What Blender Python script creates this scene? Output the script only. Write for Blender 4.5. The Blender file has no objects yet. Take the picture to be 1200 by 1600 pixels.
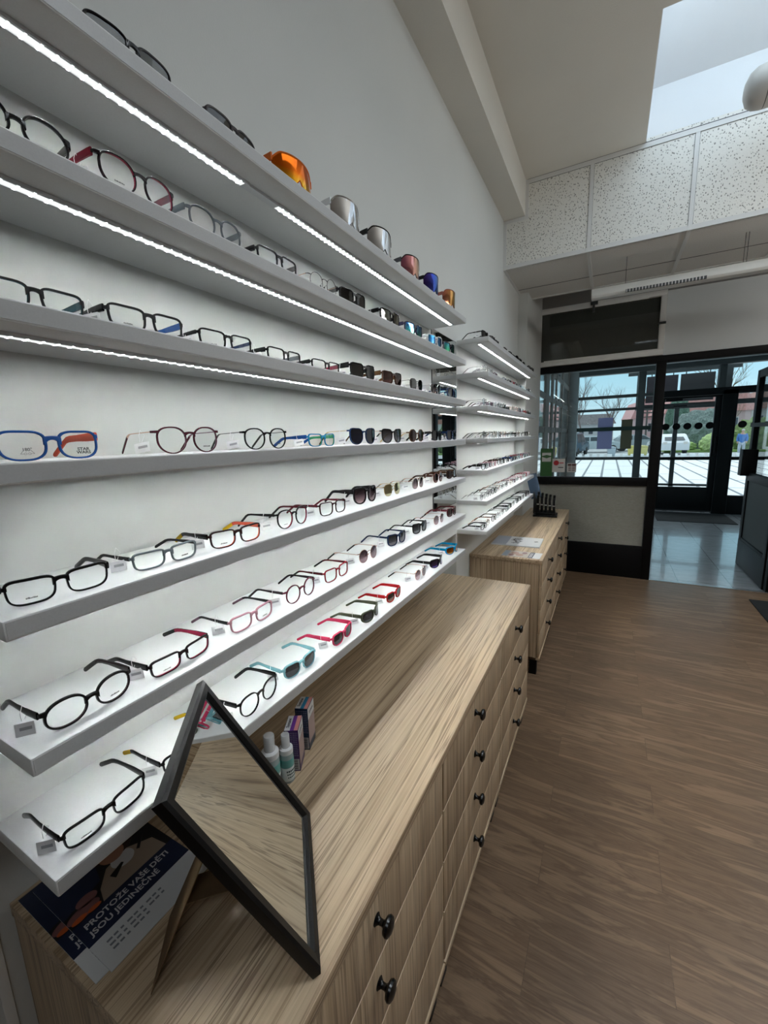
import bpy, bmesh, math, random
from mathutils import Vector, Matrix
S = bpy.context.scene
COL = S.collection
PI = math.pi
R = math.radians

# ------------------------------------------------------------------ materials
_M = {}
class NT:
    def __init__(s, name):
        m = bpy.data.materials.new(name); m.use_nodes = True
        s.m = m; s.t = m.node_tree; s.t.nodes.clear()
        s.out = s.n('ShaderNodeOutputMaterial')
    def n(s, typ, **kw):
        x = s.t.nodes.new(typ)
        for k, v in kw.items():
            setattr(x, k, v)
        return x
    def set(s, node, **kw):
        for k, v in kw.items():
            node.inputs[k.replace('_', ' ')].default_value = v
        return node
    def l(s, a, b): s.t.links.new(a, b)
    def surf(s, o): s.l(o, s.out.inputs['Surface'])
    def ramp(s, fac, stops, interp='LINEAR'):
        r = s.n('ShaderNodeValToRGB'); e = r.color_ramp; e.interpolation = interp
        while len(e.elements) < len(stops): e.elements.new(0.5)
        for i, (p, c) in enumerate(stops):
            e.elements[i].position = p; e.elements[i].color = (*c, 1)
        s.l(fac, r.inputs['Fac']); return r.outputs['Color']
    def pos(s, scale=(1, 1, 1), rot=(0, 0, 0), loc=(0, 0, 0), obj=False):
        if obj: o = s.n('ShaderNodeTexCoord').outputs['Object']
        else: o = s.n('ShaderNodeNewGeometry').outputs['Position']
        mp = s.n('ShaderNodeMapping'); mp.inputs['Scale'].default_value = scale
        mp.inputs['Rotation'].default_value = rot; mp.inputs['Location'].default_value = loc
        s.l(o, mp.inputs['Vector']); return mp.outputs['Vector']
    def noise(s, vec, scale=5, detail=4, rough=.55, dist=0):
        x = s.n('ShaderNodeTexNoise'); s.l(vec, x.inputs['Vector'])
        x.inputs['Scale'].default_value = scale; x.inputs['Detail'].default_value = detail
        x.inputs['Roughness'].default_value = rough; x.inputs['Distortion'].default_value = dist
        return x.outputs['Fac']
    def bump(s, h, strength=.3, dist=.01):
        b = s.n('ShaderNodeBump'); b.inputs['Strength'].default_value = strength
        b.inputs['Distance'].default_value = dist; s.l(h, b.inputs['Height']); return b.outputs['Normal']
    def mix(s, fac, a, b, mode='MIX'):
        x = s.n('ShaderNodeMix', data_type='RGBA', blend_type=mode)
        if isinstance(fac, (int, float)): x.inputs[0].default_value = fac
        else: s.l(fac, x.inputs[0])
        for i, v in ((6, a), (7, b)):
            if isinstance(v, tuple): x.inputs[i].default_value = (*v, 1)
            else: s.l(v, x.inputs[i])
        return x.outputs[2]
    def bsdf(s, color, rough=.5, metal=0, spec=.5, normal=None, coat=0):
        b = s.n('ShaderNodeBsdfPrincipled')
        if isinstance(color, tuple): b.inputs['Base Color'].default_value = (*color, 1)
        else: s.l(color, b.inputs['Base Color'])
        if isinstance(rough, (int, float)): b.inputs['Roughness'].default_value = rough
        else: s.l(rough, b.inputs['Roughness'])
        b.inputs['Metallic'].default_value = metal; b.inputs['Specular IOR Level'].default_value = spec
        b.inputs['Coat Weight'].default_value = coat
        if normal: s.l(normal, b.inputs['Normal'])
        return b.outputs['BSDF']
def _fres(s, f0):
    # reflectance by facing angle, the same from both sides of a pane
    lw = s.n('ShaderNodeLayerWeight'); lw.inputs['Blend'].default_value = .5
    pw = s.n('ShaderNodeMath', operation='POWER'); s.l(lw.outputs['Facing'], pw.inputs[0]); pw.inputs[1].default_value = 4
    ma = s.n('ShaderNodeMath', operation='MULTIPLY_ADD'); s.l(pw.outputs[0], ma.inputs[0]); ma.inputs[1].default_value = 1-f0; ma.inputs[2].default_value = f0
    return ma.outputs[0]
NT.fres = _fres
def srgb(r, g, b):
    f = lambda c: (c/255/12.92) if c/255 <= .04045 else ((c/255+.055)/1.055)**2.4
    return (f(r), f(g), f(b))
def plain(name, c, rough=.5, metal=0, spec=.5, coat=0):
    if name in _M: return _M[name]
    t = NT(name); t.surf(t.bsdf(c, rough, metal, spec, coat=coat)); _M[name] = t.m; return t.m
def speck(name, c, rough=.4, var=.12, scale=60, bump=0, spec=.5):
    if name in _M: return _M[name]
    t = NT(name); f = t.noise(t.pos(), scale, 3)
    d = tuple(x*(1-var) for x in c); u = tuple(min(1, x*(1+var)) for x in c)
    col = t.ramp(f, [(.3, d), (.7, u)])
    t.surf(t.bsdf(col, rough, spec=spec, normal=t.bump(f, bump, .002) if bump else None)); _M[name] = t.m; return t.m
def emit(name, c, st):
    t = NT(name); e = t.n('ShaderNodeEmission'); e.inputs['Color'].default_value = (*c, 1); e.inputs['Strength'].default_value = st
    t.surf(e.outputs[0]); return t.m

def wall_mat(name, c, bump=.35):
    t = NT(name); p = t.pos()
    f = t.noise(p, 170, 3, .6); g = t.noise(p, 2.2, 3)
    col = t.ramp(g, [(.3, tuple(x*.965 for x in c)), (.7, c)])
    t.surf(t.bsdf(col, .85, spec=.2, normal=t.bump(f, bump, .003))); return t.m
M_WALL = wall_mat('white_wallpaper', (.655, .668, .652), .12)
M_CEIL = wall_mat('ceiling_plaster', (.74, .715, .66), .25)
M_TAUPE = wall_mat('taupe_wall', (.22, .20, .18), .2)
M_SHAFT = wall_mat('skylight_plaster', (.84, .86, .88), .2)
M_GREY = wall_mat('grey_white_panel', (.74, .78, .79), .1)
M_BEIGE = None
def beige_mat():
    t = NT('beige_stucco'); f = t.noise(t.pos((1, 1, 3)), 26, 5, .6, .6)
    col = t.ramp(f, [(.3, (.25, .245, .215)), (.7, (.31, .305, .27))])
    t.surf(t.bsdf(col, .8, spec=.2, normal=t.bump(f, .25, .004))); return t.m
M_BEIGE = beige_mat()
M_SHELF = speck('white_laminate', (.76, .775, .775), .38, .02, 300)
M_FRONTSHADE = speck('shaded_front_grey', (.50, .51, .52), .4, .03, 300)  # shade on the shelf fronts, put into a greyer colour
M_BLACK = plain('black_paint', (.003, .003, .0035), .5, 0, .18)
M_WHITEP = plain('white_paint', (.84, .84, .82), .4)
M_ALU = plain('aluminium', (.72, .73, .75), .3, 1)
M_DGREY = plain('dark_grey', (.05, .053, .056), .5)
M_KNOB = plain('black_knob', (.004, .004, .0045), .22)
M_BROWNCARD = speck('brown_cardboard', (.15, .09, .042), .8, .1, 40)

def wood(name, axis, c_mid, c_light, c_dark):
    """streaky laminate, grain running along axis"""
    t = NT(name)
    base = [30, 30, 30]; base[axis] = .42
    fine = [420, 420, 420]; fine[axis] = 2.2
    f1 = t.noise(t.pos(tuple(base)), 1, 4, .55, .18); f2 = t.noise(t.pos(tuple(fine)), 1, 2)
    wide = [7, 7, 7]; wide[axis] = .22
    f3 = t.noise(t.pos(tuple(wide), loc=(3, 5, 7)), 1, 3, .5, .2)
    lines = [75, 75, 75]; lines[axis] = .5
    f4 = t.noise(t.pos(tuple(lines), loc=(9, 2, 4)), 1, 3, .5, .1)
    col = t.ramp(f1, [(.30, c_dark), (.37, c_mid), (.462, c_light), (.490, c_dark), (.512, c_light), (.60, c_mid), (.625, c_dark), (.65, c_mid), (.78, c_light)])
    tint = t.ramp(f3, [(.35, (.76, .73, .69)), (.65, (1.06, 1.04, 1.0))])
    col = t.mix(.85, col, tint, 'MULTIPLY')
    ln = t.ramp(f4, [(.34, (.62, .57, .52)), (.40, (1, 1, 1)), (.60, (1, 1, 1)), (.64, (.70, .66, .62)), (.68, (1, 1, 1))])
    col = t.mix(.75, col, ln, 'MULTIPLY')
    fg = t.ramp(f2, [(.3, (.88, .87, .85)), (.7, (1.06, 1.06, 1.06))])
    col = t.mix(.6, col, fg, 'MULTIPLY')
    t.surf(t.bsdf(col, .42, spec=.42, normal=t.bump(f2, .06, .001))); return t.m
WC = dict(c_mid=(.50, .375, .25), c_light=(.64, .505, .355), c_dark=(.29, .205, .135))
M_WOODY = wood('zebra_wood_top', 1, **WC)
M_WOODZ = wood('zebra_wood_front', 2, **WC)

def floor_mat():
    t = NT('oak_vinyl_planks'); p = t.pos()
    br = t.n('ShaderNodeTexBrick'); t.l(p, br.inputs['Vector'])
    br.offset = .37; br.inputs['Scale'].default_value = 1
    br.inputs['Brick Width'].default_value = 1.25; br.inputs['Row Height'].default_value = .2
    br.inputs['Mortar Size'].default_value = .0012; br.inputs['Mortar Smooth'].default_value = .2
    br.inputs['Color1'].default_value = (0, 0, 0, 1); br.inputs['Color2'].default_value = (1, 1, 1, 1)
    br.inputs['Mortar'].default_value = (.5, .5, .5, 1)
    # shift the grain per plank
    add = t.n('ShaderNodeVectorMath', operation='MULTIPLY_ADD'); t.l(br.outputs['Color'], add.inputs[0])
    add.inputs[1].default_value = (3.7, 5.1, 0); t.l(p, add.inputs[2])
    mp = t.n('ShaderNodeMapping'); mp.inputs['Scale'].default_value = (1.1, 11, 1); t.l(add.outputs[0], mp.inputs['Vector'])
    f = t.noise(mp.outputs[0], 1.3, 6, .6, 1.3)
    mp2 = t.n('ShaderNodeMapping'); mp2.inputs['Scale'].default_value = (7, 260, 1); t.l(p, mp2.inputs['Vector'])
    g = t.noise(mp2.outputs[0], 1, 2)
    col = t.ramp(f, [(.25, (.118, .072, .042)), (.42, (.205, .134, .084)), (.50, (.150, .094, .057)), (.56, (.235, .156, .098)), (.75, (.30, .204, .132))])
    tone = t.ramp(br.outputs['Color'], [(0, (.86, .86, .86)), (1, (1.1, 1.08, 1.06))])
    col = t.mix(.8, col, tone, 'MULTIPLY')
    col = t.mix(.55, col, t.ramp(g, [(.3, (.72, .72, .72)), (.7, (1.1, 1.1, 1.1))]), 'MULTIPLY')
    col = t.mix(t.ramp(br.outputs['Fac'], [(0, (0, 0, 0)), (1, (.45, .45, .45))]), col, (.04, .026, .017))
    t.surf(t.bsdf(col, .36, spec=.45, normal=t.bump(g, .05, .001))); return t.m
M_FLOOR = floor_mat()

def tile_mat():
    t = NT('slate_tiles'); p = t.pos(rot=(0, 0, PI/2), loc=(-7.27+.0, 0, 0))
    br = t.n('ShaderNodeTexBrick'); t.l(t.pos(rot=(0, 0, PI/2), loc=(-7.27, 1.96-1.62, 0)), br.inputs['Vector'])
    br.offset = .37; br.inputs['Scale'].default_value = 1
    br.inputs['Brick Width'].default_value = 1.09; br.inputs['Row Height'].default_value = .54
    br.inputs['Mortar Size'].default_value = .004
    br.inputs['Color1'].default_value = (.33, .345, .365, 1); br.inputs['Color2'].default_value = (.38, .395, .41, 1)
    br.inputs['Mortar'].default_value = (.07, .07, .07, 1)
    f = t.noise(t.pos((3, 9, 3)), 1.6, 7, .6, .8)
    col = t.mix(.6, br.outputs['Color'], t.ramp(f, [(.3, (.7, .7, .7)), (.7, (1.25, 1.25, 1.25))]), 'MULTIPLY')
    t.surf(t.bsdf(col, .2, spec=.7, normal=t.bump(f, .18, .006), coat=.4)); return t.m
M_TILE = tile_mat()

def mineral_mat():
    t = NT('mineral_fibre_tile'); p = t.pos()
    v = t.n('ShaderNodeTexVoronoi'); v.inputs['Scale'].default_value = 75; t.l(t.pos((1, 1, .75)), v.inputs['Vector'])
    n = t.noise(p, 120, 2); g = t.noise(p, 60, 2)
    m = t.n('ShaderNodeMath', operation='MULTIPLY_ADD'); t.l(n, m.inputs[0]); m.inputs[1].default_value = .9; t.l(v.outputs['Distance'], m.inputs[2])
    col = t.ramp(m.outputs[0], [(.63, (.26, .255, .235)), (.76, (.84, .83, .79))])
    t.surf(t.bsdf(col, .9, spec=.1, normal=t.bump(m.outputs[0], .3, .003))); return t.m
M_MIN = mineral_mat()
def ceiltile_mat():
    t = NT('grey_ceiling_tile'); f = t.noise(t.pos(), 90, 3)
    col = t.ramp(f, [(.3, (.68, .66, .63)), (.7, (.74, .72, .69))]); t.surf(t.bsdf(col, .9, spec=.1)); return t.m
M_CTILE = ceiltile_mat()
M_GRID = plain('tile_grid', (.74, .74, .73), .5)

def glass_mat(name, tint=(1, 1, 1), f0=.05, rough=0.0):
    if name in _M: return _M[name]
    t = NT(name); tr = t.n('ShaderNodeBsdfTransparent'); tr.inputs['Color'].default_value = (*tint, 1)
    gl = t.n('ShaderNodeBsdfGlossy'); gl.inputs['Roughness'].default_value = rough
    mx = t.n('ShaderNodeMixShader'); t.l(t.fres(f0), mx.inputs[0]); t.l(tr.outputs[0], mx.inputs[1]); t.l(gl.outputs[0], mx.inputs[2])
    t.surf(mx.outputs[0]); _M[name] = t.m; return t.m
M_GLASS = glass_mat('window_glass', (.97, .985, .98), .035)
def mirror_mat():
    t = NT('mirror_silver'); g = t.n('ShaderNodeBsdfGlossy'); g.inputs['Roughness'].default_value = 0
    g.inputs['Color'].default_value = (.88, .9, .89, 1); t.surf(g.outputs[0]); return t.m
M_MIRROR = mirror_mat()

def led_mat():
    t = NT('led_strip_light'); p = t.pos((1, 2*PI/.0208, 1))
    sp = t.n('ShaderNodeSeparateXYZ'); t.l(p, sp.inputs[0])
    c = t.n('ShaderNodeMath', operation='COSINE'); t.l(sp.outputs['Y'], c.inputs[0])
    mr = t.n('ShaderNodeMapRange'); t.l(c.outputs[0], mr.inputs[0])
    mr.inputs['From Min'].default_value = .87; mr.inputs['From Max'].default_value = 1
    mr.inputs['To Min'].default_value = LED_BASE; mr.inputs['To Max'].default_value = LED_PEAK
    e = t.n('ShaderNodeEmission'); e.inputs['Color'].default_value = (.965, 1, .985, 1); t.l(mr.outputs[0], e.inputs['Strength'])
    t.surf(e.outputs[0]); return t.m
LED_BASE, LED_PEAK = .75, 230.0
M_LED = led_mat()

# ------------------------------------------------------------------ mesh builder
class MB:
    def __init__(s): s.v = []; s.f = []; s.mi = []
    def add(s, vs, fs, m=0):
        o = len(s.v); s.v += [tuple(x) for x in vs]; s.f += [tuple(i+o for i in f) for f in fs]; s.mi += [m]*len(fs); return s
    def box(s, x0, x1, y0, y1, z0, z1, m=0):
        vs = [(x, y, z) for z in (z0, z1) for y in (y0, y1) for x in (x0, x1)]
        return s.add(vs, [(0, 2, 3, 1), (4, 5, 7, 6), (0, 1, 5, 4), (2, 6, 7, 3), (0, 4, 6, 2), (1, 3, 7, 5)], m)
    def obox(s, mat, sx, sy, sz, m=0):
        vs = [mat @ Vector((x*sx/2, y*sy/2, z*sz/2)) for z in (-1, 1) for y in (-1, 1) for x in (-1, 1)]
        return s.add(vs, [(0, 2, 3, 1), (4, 5, 7, 6), (0, 1, 5, 4), (2, 6, 7, 3), (0, 4, 6, 2), (1, 3, 7, 5)], m)
    def bar(s, a, b, w, h, m=0, up=(0, 0, 1)):
        a, b = Vector(a), Vector(b); d = (b-a); L = d.length; d.normalize()
        u = Vector(up); sd = d.cross(u)
        if sd.length < 1e-5: sd = d.cross(Vector((1, 0, 0)))
        sd.normalize(); u = sd.cross(d)
        mt = Matrix((sd, d, u)).transposed().to_4x4(); mt.translation = (a+b)/2
        return s.obox(mt, w, L, h, m)
    def tube(s, path, rads, n=8, m=0, cap=True):
        path = [Vector(p) for p in path]
        if isinstance(rads, (int, float)): rads = [rads]*len(path)
        loops = []
        prev = None
        for i, p in enumerate(path):
            d = (path[min(i+1, len(path)-1)]-path[max(i-1, 0)]).normalized()
            if prev is None:
                a = d.cross(Vector((0, 0, 1)))
                if a.length < 1e-4: a = d.cross(Vector((1, 0, 0)))
            else: a = prev-d*prev.dot(d)
            a.normalize(); prev = a; b = d.cross(a)
            loops.append([p+(a*math.cos(2*PI*k/n)+b*math.sin(2*PI*k/n))*rads[i] for k in range(n)])
        return s.loops(loops, m, cap)
    def loops(s, loops, m=0, cap=True, closed=False):
        n = len(loops[0]); vs = [v for l in loops for v in l]; fs = []
        L = len(loops)
        for i in range(L if closed else L-1):
            j = (i+1) % L
            for k in range(n):
                fs.append((i*n+k, i*n+(k+1) % n, j*n+(k+1) % n, j*n+k))
        if cap and not closed:
            fs.append(tuple(reversed(range(n)))); fs.append(tuple((L-1)*n+k for k in range(n)))
        return s.add(vs, fs, m)
    def lathe(s, prof, n=24, c=(0, 0, 0), m=0, axis='z'):
        loops = []
        for r, h in prof:
            l = []
            for k in range(n):
                a = 2*PI*k/n; x, y = r*math.cos(a), r*math.sin(a)
                if axis == 'z': l.append((c[0]+x, c[1]+y, c[2]+h))
                elif axis == 'x': l.append((c[0]+h, c[1]+x, c[2]+y))
                else: l.append((c[0]+x, c[1]+h, c[2]+y))
            loops.append(l)
        return s.loops(loops, m)
    def prism(s, pts, axis, a, b, m=0):
        def P(p, h):
            return {'x': (h, p[0], p[1]), 'y': (p[0], h, p[1]), 'z': (p[0], p[1], h)}[axis]
        n = len(pts); vs = [P(p, a) for p in pts]+[P(p, b) for p in pts]
        fs = [tuple(reversed(range(n))), tuple(range(n, 2*n))]+[(k, (k+1) % n, n+(k+1) % n, n+k) for k in range(n)]
        return s.add(vs, fs, m)
    def mesh(s, name, mats, smooth=False, bevel=0, fix=True):
        me = bpy.data.meshes.new(name); me.from_pydata(s.v, [], s.f)
        for m in (mats if isinstance(mats, (list, tuple)) else [mats]): me.materials.append(m)
        me.polygons.foreach_set('material_index', s.mi)
        if fix or bevel:
            bm = bmesh.new(); bm.from_mesh(me)
            bmesh.ops.recalc_face_normals(bm, faces=bm.faces)
            if bevel:
                ed = [e for e in bm.edges if len(e.link_faces) == 2 and e.calc_face_angle(0) > .6]
                bmesh.ops.bevel(bm, geom=ed, offset=bevel, segments=2, profile=.5, affect='EDGES', clamp_overlap=True)
            bm.to_mesh(me); bm.free()
        if smooth or bevel:
            me.polygons.foreach_set('use_smooth', [True]*len(me.polygons))
            me.set_sharp_from_angle(angle=R(38))
        me.update(); return me
    def build(s, name, mats, parent=None, **kw):
        return put(name, s.mesh(name, mats, **kw), parent)
def put(name, me, parent=None):
    o = bpy.data.objects.new(name, me); COL.objects.link(o)
    if parent: o.parent = parent
    return o
def tag(o, label, cat, group=None, kind=None):
    o['label'] = label; o['category'] = cat
    if group: o['group'] = group
    if kind: o['kind'] = kind
    return o
def empty(name, loc, rz=0, scale=1):
    o = bpy.data.objects.new(name, None); COL.objects.link(o); o.empty_display_size = .05
    o.location = loc; o.rotation_euler = (0, 0, rz); o.scale = (scale,)*3; return o
def thing(name, label, cat, loc=(0, 0, 0), rz=0, group=None, scale=1):
    return tag(empty(name, loc, rz, scale), label, cat, group)
def struct(o, label, cat): return tag(o, label, cat, kind='structure')
def text_obj(name, body, size, mat, parent, matrix, extrude=.0003, align='CENTER', bold=False, sx=1.0):
    cu = bpy.data.curves.new(name, 'FONT'); cu.body = body; cu.size = size; cu.extrude = extrude; cu.align_x = align; cu.align_y = 'CENTER'
    cu.resolution_u = 3
    if bold: cu.offset = size*(.022 if bold is True else bold)
    tmp = bpy.data.objects.new(name+'_tmp', cu); COL.objects.link(tmp)
    bpy.context.view_layer.update()
    me = bpy.data.meshes.new_from_object(tmp.evaluated_get(bpy.context.evaluated_depsgraph_get()))
    bpy.data.objects.remove(tmp); bpy.data.curves.remove(cu)
    me.transform(matrix @ Matrix.Diagonal((sx, 1, 1, 1)))
    me.materials.clear(); me.materials.append(mat); me.name = name
    return put(name, me, parent)
def frame(o, x, y):
    """matrix with text axes x (reading direction) and y (up)"""
    x, y = Vector(x).normalized(), Vector(y).normalized(); z = x.cross(y)
    m = Matrix((x, y, z)).transposed().to_4x4(); m.translation = Vector(o); return m
def copy_tree(o, parent=None):
    c = o.copy(); COL.objects.link(c); c.parent = parent
    for ch in o.children: copy_tree(ch, c)
    return c
rnd = random.Random(7)

# ------------------------------------------------------------------ camera
cam = bpy.data.cameras.new('camera'); camo = bpy.data.objects.new('camera', cam); COL.objects.link(camo)
yaw, pitch, roll, F = .4977, -.1743, -.0323, 644.51
cy, sy, cp, sp = math.cos(yaw), math.sin(yaw), math.cos(pitch), math.sin(pitch)
fwd = Vector((-sy*cp, cy*cp, sp)); rt = Vector((cy, sy, 0)); up = rt.cross(fwd)
r2 = rt*math.cos(roll)+up*math.sin(roll); u2 = up*math.cos(roll)-rt*math.sin(roll)
mt = Matrix((r2, u2, -fwd)).transposed().to_4x4(); mt.translation = (.95, .0381, 1.888)
camo.matrix_world = mt
cam.sensor_fit = 'HORIZONTAL'; cam.sensor_width = 36; cam.lens = F/1200*36; cam.clip_start = .02; cam.clip_end = 400
S.camera = camo

# ------------------------------------------------------------------ constants from the room
D = .22; T = .031
Z = [None, 2.535, 2.3135, 2.0937, 1.8728, 1.6539, 1.4362, 1.2179]
Y0, Y1, Y2, Y3 = .2578, 2.404, 2.8995, 4.9984
YF = 6.113; YO = 11.65
HC = 4.09; HL = 3.40

# ------------------------------------------------------------------ room shell
struct(MB().box(-.4, 4.6, -3.1, YF, -.12, 0).build('floor', M_FLOOR), 'brown oak plank floor of the shop', 'floor')
struct(MB().box(-.6, 5.5, YF, YO+.06, -.12, 0).build('floor', M_TILE), 'grey slate tile floor of the entrance lobby', 'floor')
struct(MB().box(1.5, 2.66, YF-.03, YF+.01, 0, .006).build('trim_1', M_ALU), 'thin metal threshold strip between planks and tiles', 'threshold')
w = MB()
w.box(-.4, 0, -3.1, YF+.1, 1.19, HC+.9)
w.box(-.4, -.112, -3.1, 2.89, 0, 1.19)
w.box(-.4, 0, 2.89, YF+.1, 0, 1.19)
struct(w.build('wall_left', M_WALL), 'white textured wall behind the glasses shelves', 'wall')
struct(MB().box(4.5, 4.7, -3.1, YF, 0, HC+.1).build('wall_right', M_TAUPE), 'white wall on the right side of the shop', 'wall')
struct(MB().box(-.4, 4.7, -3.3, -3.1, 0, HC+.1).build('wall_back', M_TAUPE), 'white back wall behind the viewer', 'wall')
struct(MB().box(-.02, .1, 5.02, YF, 0, 3.9).build('trim_2', M_WALL), 'white pilaster at the end of the shelf wall', 'pilaster')
struct(MB().box(-.02, .187, -3.1, 4.256, 3.808, HC+.02).build('trim_3', M_CEIL), 'plastered beam running above the shelf wall', 'beam')
struct(MB().box(-.118, -.107, .236, .254, 0, 1.19).build('trim_4', M_WHITEP, bevel=.002), 'white vertical strip on the wall beside the near dresser', 'trim')
# ceiling with the far skylight opening and others added to light the shop
ADDED_SK2 = (1.15, 2.5, .75, 2.45); ADDED_SK3 = (1.4, 3.2, -2.3, -.5)
def ceiling():
    m = MB(); z0, z1 = HC, HC+.22
    hx0, hx1, hy0, hy1 = 1.078, 3.7, 3.08, 4.205
    a0, a1, b0, b1 = ADDED_SK2
    c0, c1, d0, d1 = ADDED_SK3
    m.box(-.02, 4.6, -3.1, d0, z0, z1); m.box(-.02, c0, d0, d1, z0, z1); m.box(c1, 4.6, d0, d1, z0, z1); m.box(-.02, 4.6, d1, b0, z0, z1); m.box(-.02, a0, b0, b1, z0, z1); m.box(a1, 4.6, b0, b1, z0, z1)
    m.box(-.02, 4.6, b1, hy0, z0, z1)
    m.box(-.02, hx0, hy0, hy1+.1, z0, z1); m.box(hx1, 4.6, hy0, hy1+.1, z0, z1)
    return m.build('ceiling', M_CEIL)
struct(ceiling(), 'white plaster ceiling of the shop', 'ceiling')
def shaft(x0, x1, y0, y1, name, label, off=-.004):
    m = MB(); h = HC+.95
    m.box(x0-.12, x0+.004, y0-.1, y1+.1, HC+.01, h); m.box(x1-.004, x1+.12, y0-.1, y1+.1, HC+.01, h)
    m.box(x0, x1, y0-.12, y0+.004, HC+.01, h)
    # far side: short upright wall, then a soffit that leans back over the opening
    zj = HC+.355; yb = y1-.42
    y2 = y1+off; m.prism([(y2, HC+.005), (y2, zj), (yb, zj+.34), (yb, h), (y1+.3, h), (y1+.3, HC+.005)], 'x', x0-.1, x1+.1)
    o = m.build(name, M_SHAFT); struct(o, label, 'skylight shaft')
    p = MB(); p.box(x0, x1, y0, yb, h-.06, h-.03)
    struct(p.build('window_1' if 'far' in label else 'window_added', M_SKYL), label.replace('shaft', 'milky glass'), 'skylight')
    return p
M_SKYL = emit('milky_skylight_glass', (.72, .88, 1.0), 3.3)
shaft(1.078, 3.7, 3.08, 4.205, 'trim_5', 'white plastered skylight shaft at the far end of the ceiling', .055)
M_SKYL = emit('added_skylight_glow_bright', (.88, .95, 1.0), 5.4)  # skylight added out of view to light floor and dresser from above
shaft(*ADDED_SK2, 'trim_6', 'added skylight shaft above the near dresser')
M_SKYL = emit('added_skylight_glow_dim', (.88, .95, 1.0), 2.2)  # weaker skylight added behind the camera as soft fill
shaft(*ADDED_SK3, 'trim_9', 'added skylight shaft behind the viewer')
# soffit of mineral tiles at Y=4.256 and the lowered ceiling behind it
def soffit():
    m = MB(); y = 4.256
    m.prism([(0, HL), (4.6, HL), (4.6, HC+.03), (.187, HC+.03), (.187, 3.808), (0, 3.808)], 'y', y, y+.03)
    g = 1; t = .012
    m.box(0, 4.6, y-.006, y+.01, HL-.004, HL+.03, g)
    m.box(.187, 4.6, y-.006, y+.01, HC-.035, HC, g)
    m.box(0, .187, y-.006, y+.01, 3.775, 3.805, g); m.box(0, .028, y-.0055, y+.01, HL, 3.8, g); m.box(.187, .215, y-.0055, y+.01, 3.775, HC, g)
    for x in (.711, 1.411, 2.111, 2.811, 3.511, 4.211):
        m.box(x-.014, x+.014, y-.005, y+.01, HL+.03, HC-.035, g)
        for q in (-.016, .0145): m.box(x+q, x+q+.0015, y-.002, y+.01, HL+.03, HC-.035, 2)
    m.box(.2, 4.6, y-.0065, y+.01, HC-.002, HC+.003, 2); m.box(.2, 4.6, y-.002, y+.01, HC-.0372, HC-.035, 2); m.box(0, 4.6, y-.002, y+.01, HL+.03, HL+.0315, 2)
    return m.build('ceiling', [M_MIN, M_GRID, M_DGREY])
struct(soffit(), 'upright band of speckled mineral tiles in a metal grid', 'ceiling')
def lowceil():
    m = MB(); y0, y1 = 4.262, 5.29
    m.box(0, 4.6, y0, y1, HL, HL+.03)
    for x in (.711, 1.411, 2.111, 2.811, 3.511, 4.211): m.box(x-.014, x+.014, y0, y1, HL-.006, HL+.01, 1)
    for y in (4.9,): m.box(0, 4.6, y-.004, y+.004, HL-.002, HL+.01, 2)
    m.box(0, .02, y0, y1, HL-.006, HL+.01, 1); m.box(0, 4.6, y1-.03, y1+.002, HL-.008, HL+.035, 1)
    m.box(0, 4.6, y1+.002, y1+.02, HL+.03, 3.96, 2)
    m.box(0, 4.6, y1, YF, 3.93, 4.0, 2)
    return m.build('ceiling', [M_CTILE, M_GRID, M_DGREY])
struct(lowceil(), 'lowered grey tile ceiling over the entrance end', 'ceiling')

# ------------------------------------------------------------------ front wall
def frontwall():
    m = MB(); y = YF
    m.box(1.462, 4.6, y+.0, y+.08, 2.755, 3.47)            # white panel over the door
    m.box(-.02, 4.6, y-.03, y+.1, 3.476, 4.0, 3)            # beam above
    m.box(.09, 1.40, y+.012, y+.05, .425, 1.205, 1)          # stucco field under the window
    m.box(2.72, 4.6, y, y+.08, 0, 2.7, 0)
    return m.build('wall_front', [M_GREY, M_BEIGE, M_WALL, plain('grey_beam', (.33, .33, .325), .8)])
struct(frontwall(), 'front wall with pale panel above the doorway and stucco field under the window', 'wall')
def blackframe():
    m = MB(); y0, y1 = YF-.02, YF+.07
    m.box(.03, 2.9, y0, y1, 2.672, 2.757)      # head rail
    m.box(.03, .09, y0, y1, 0, 2.68)           # left jamb
    m.box(1.403, 1.503, y0-.01, y1+.01, 0, 2.70)  # middle post
    m.box(.08, 1.41, y0, y1, 1.207, 1.31)      # sill rail
    m.box(.08, 1.42, y0-.004, y1, 0, .428)     # kick board
    m.box(2.64, 2.74, y0, y1, 0, 2.70)         # right jamb
    return m.build('trim_7', M_BLACK, bevel=.004)
struct(blackframe(), 'black painted frame of the shop window and doorway', 'frame')
wn = struct(MB().box(.085, 1.408, YF+.015, YF+.021, 1.305, 2.677).build('window_3', M_GLASS), 'clear shop window beside the doorway', 'window')
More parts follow.
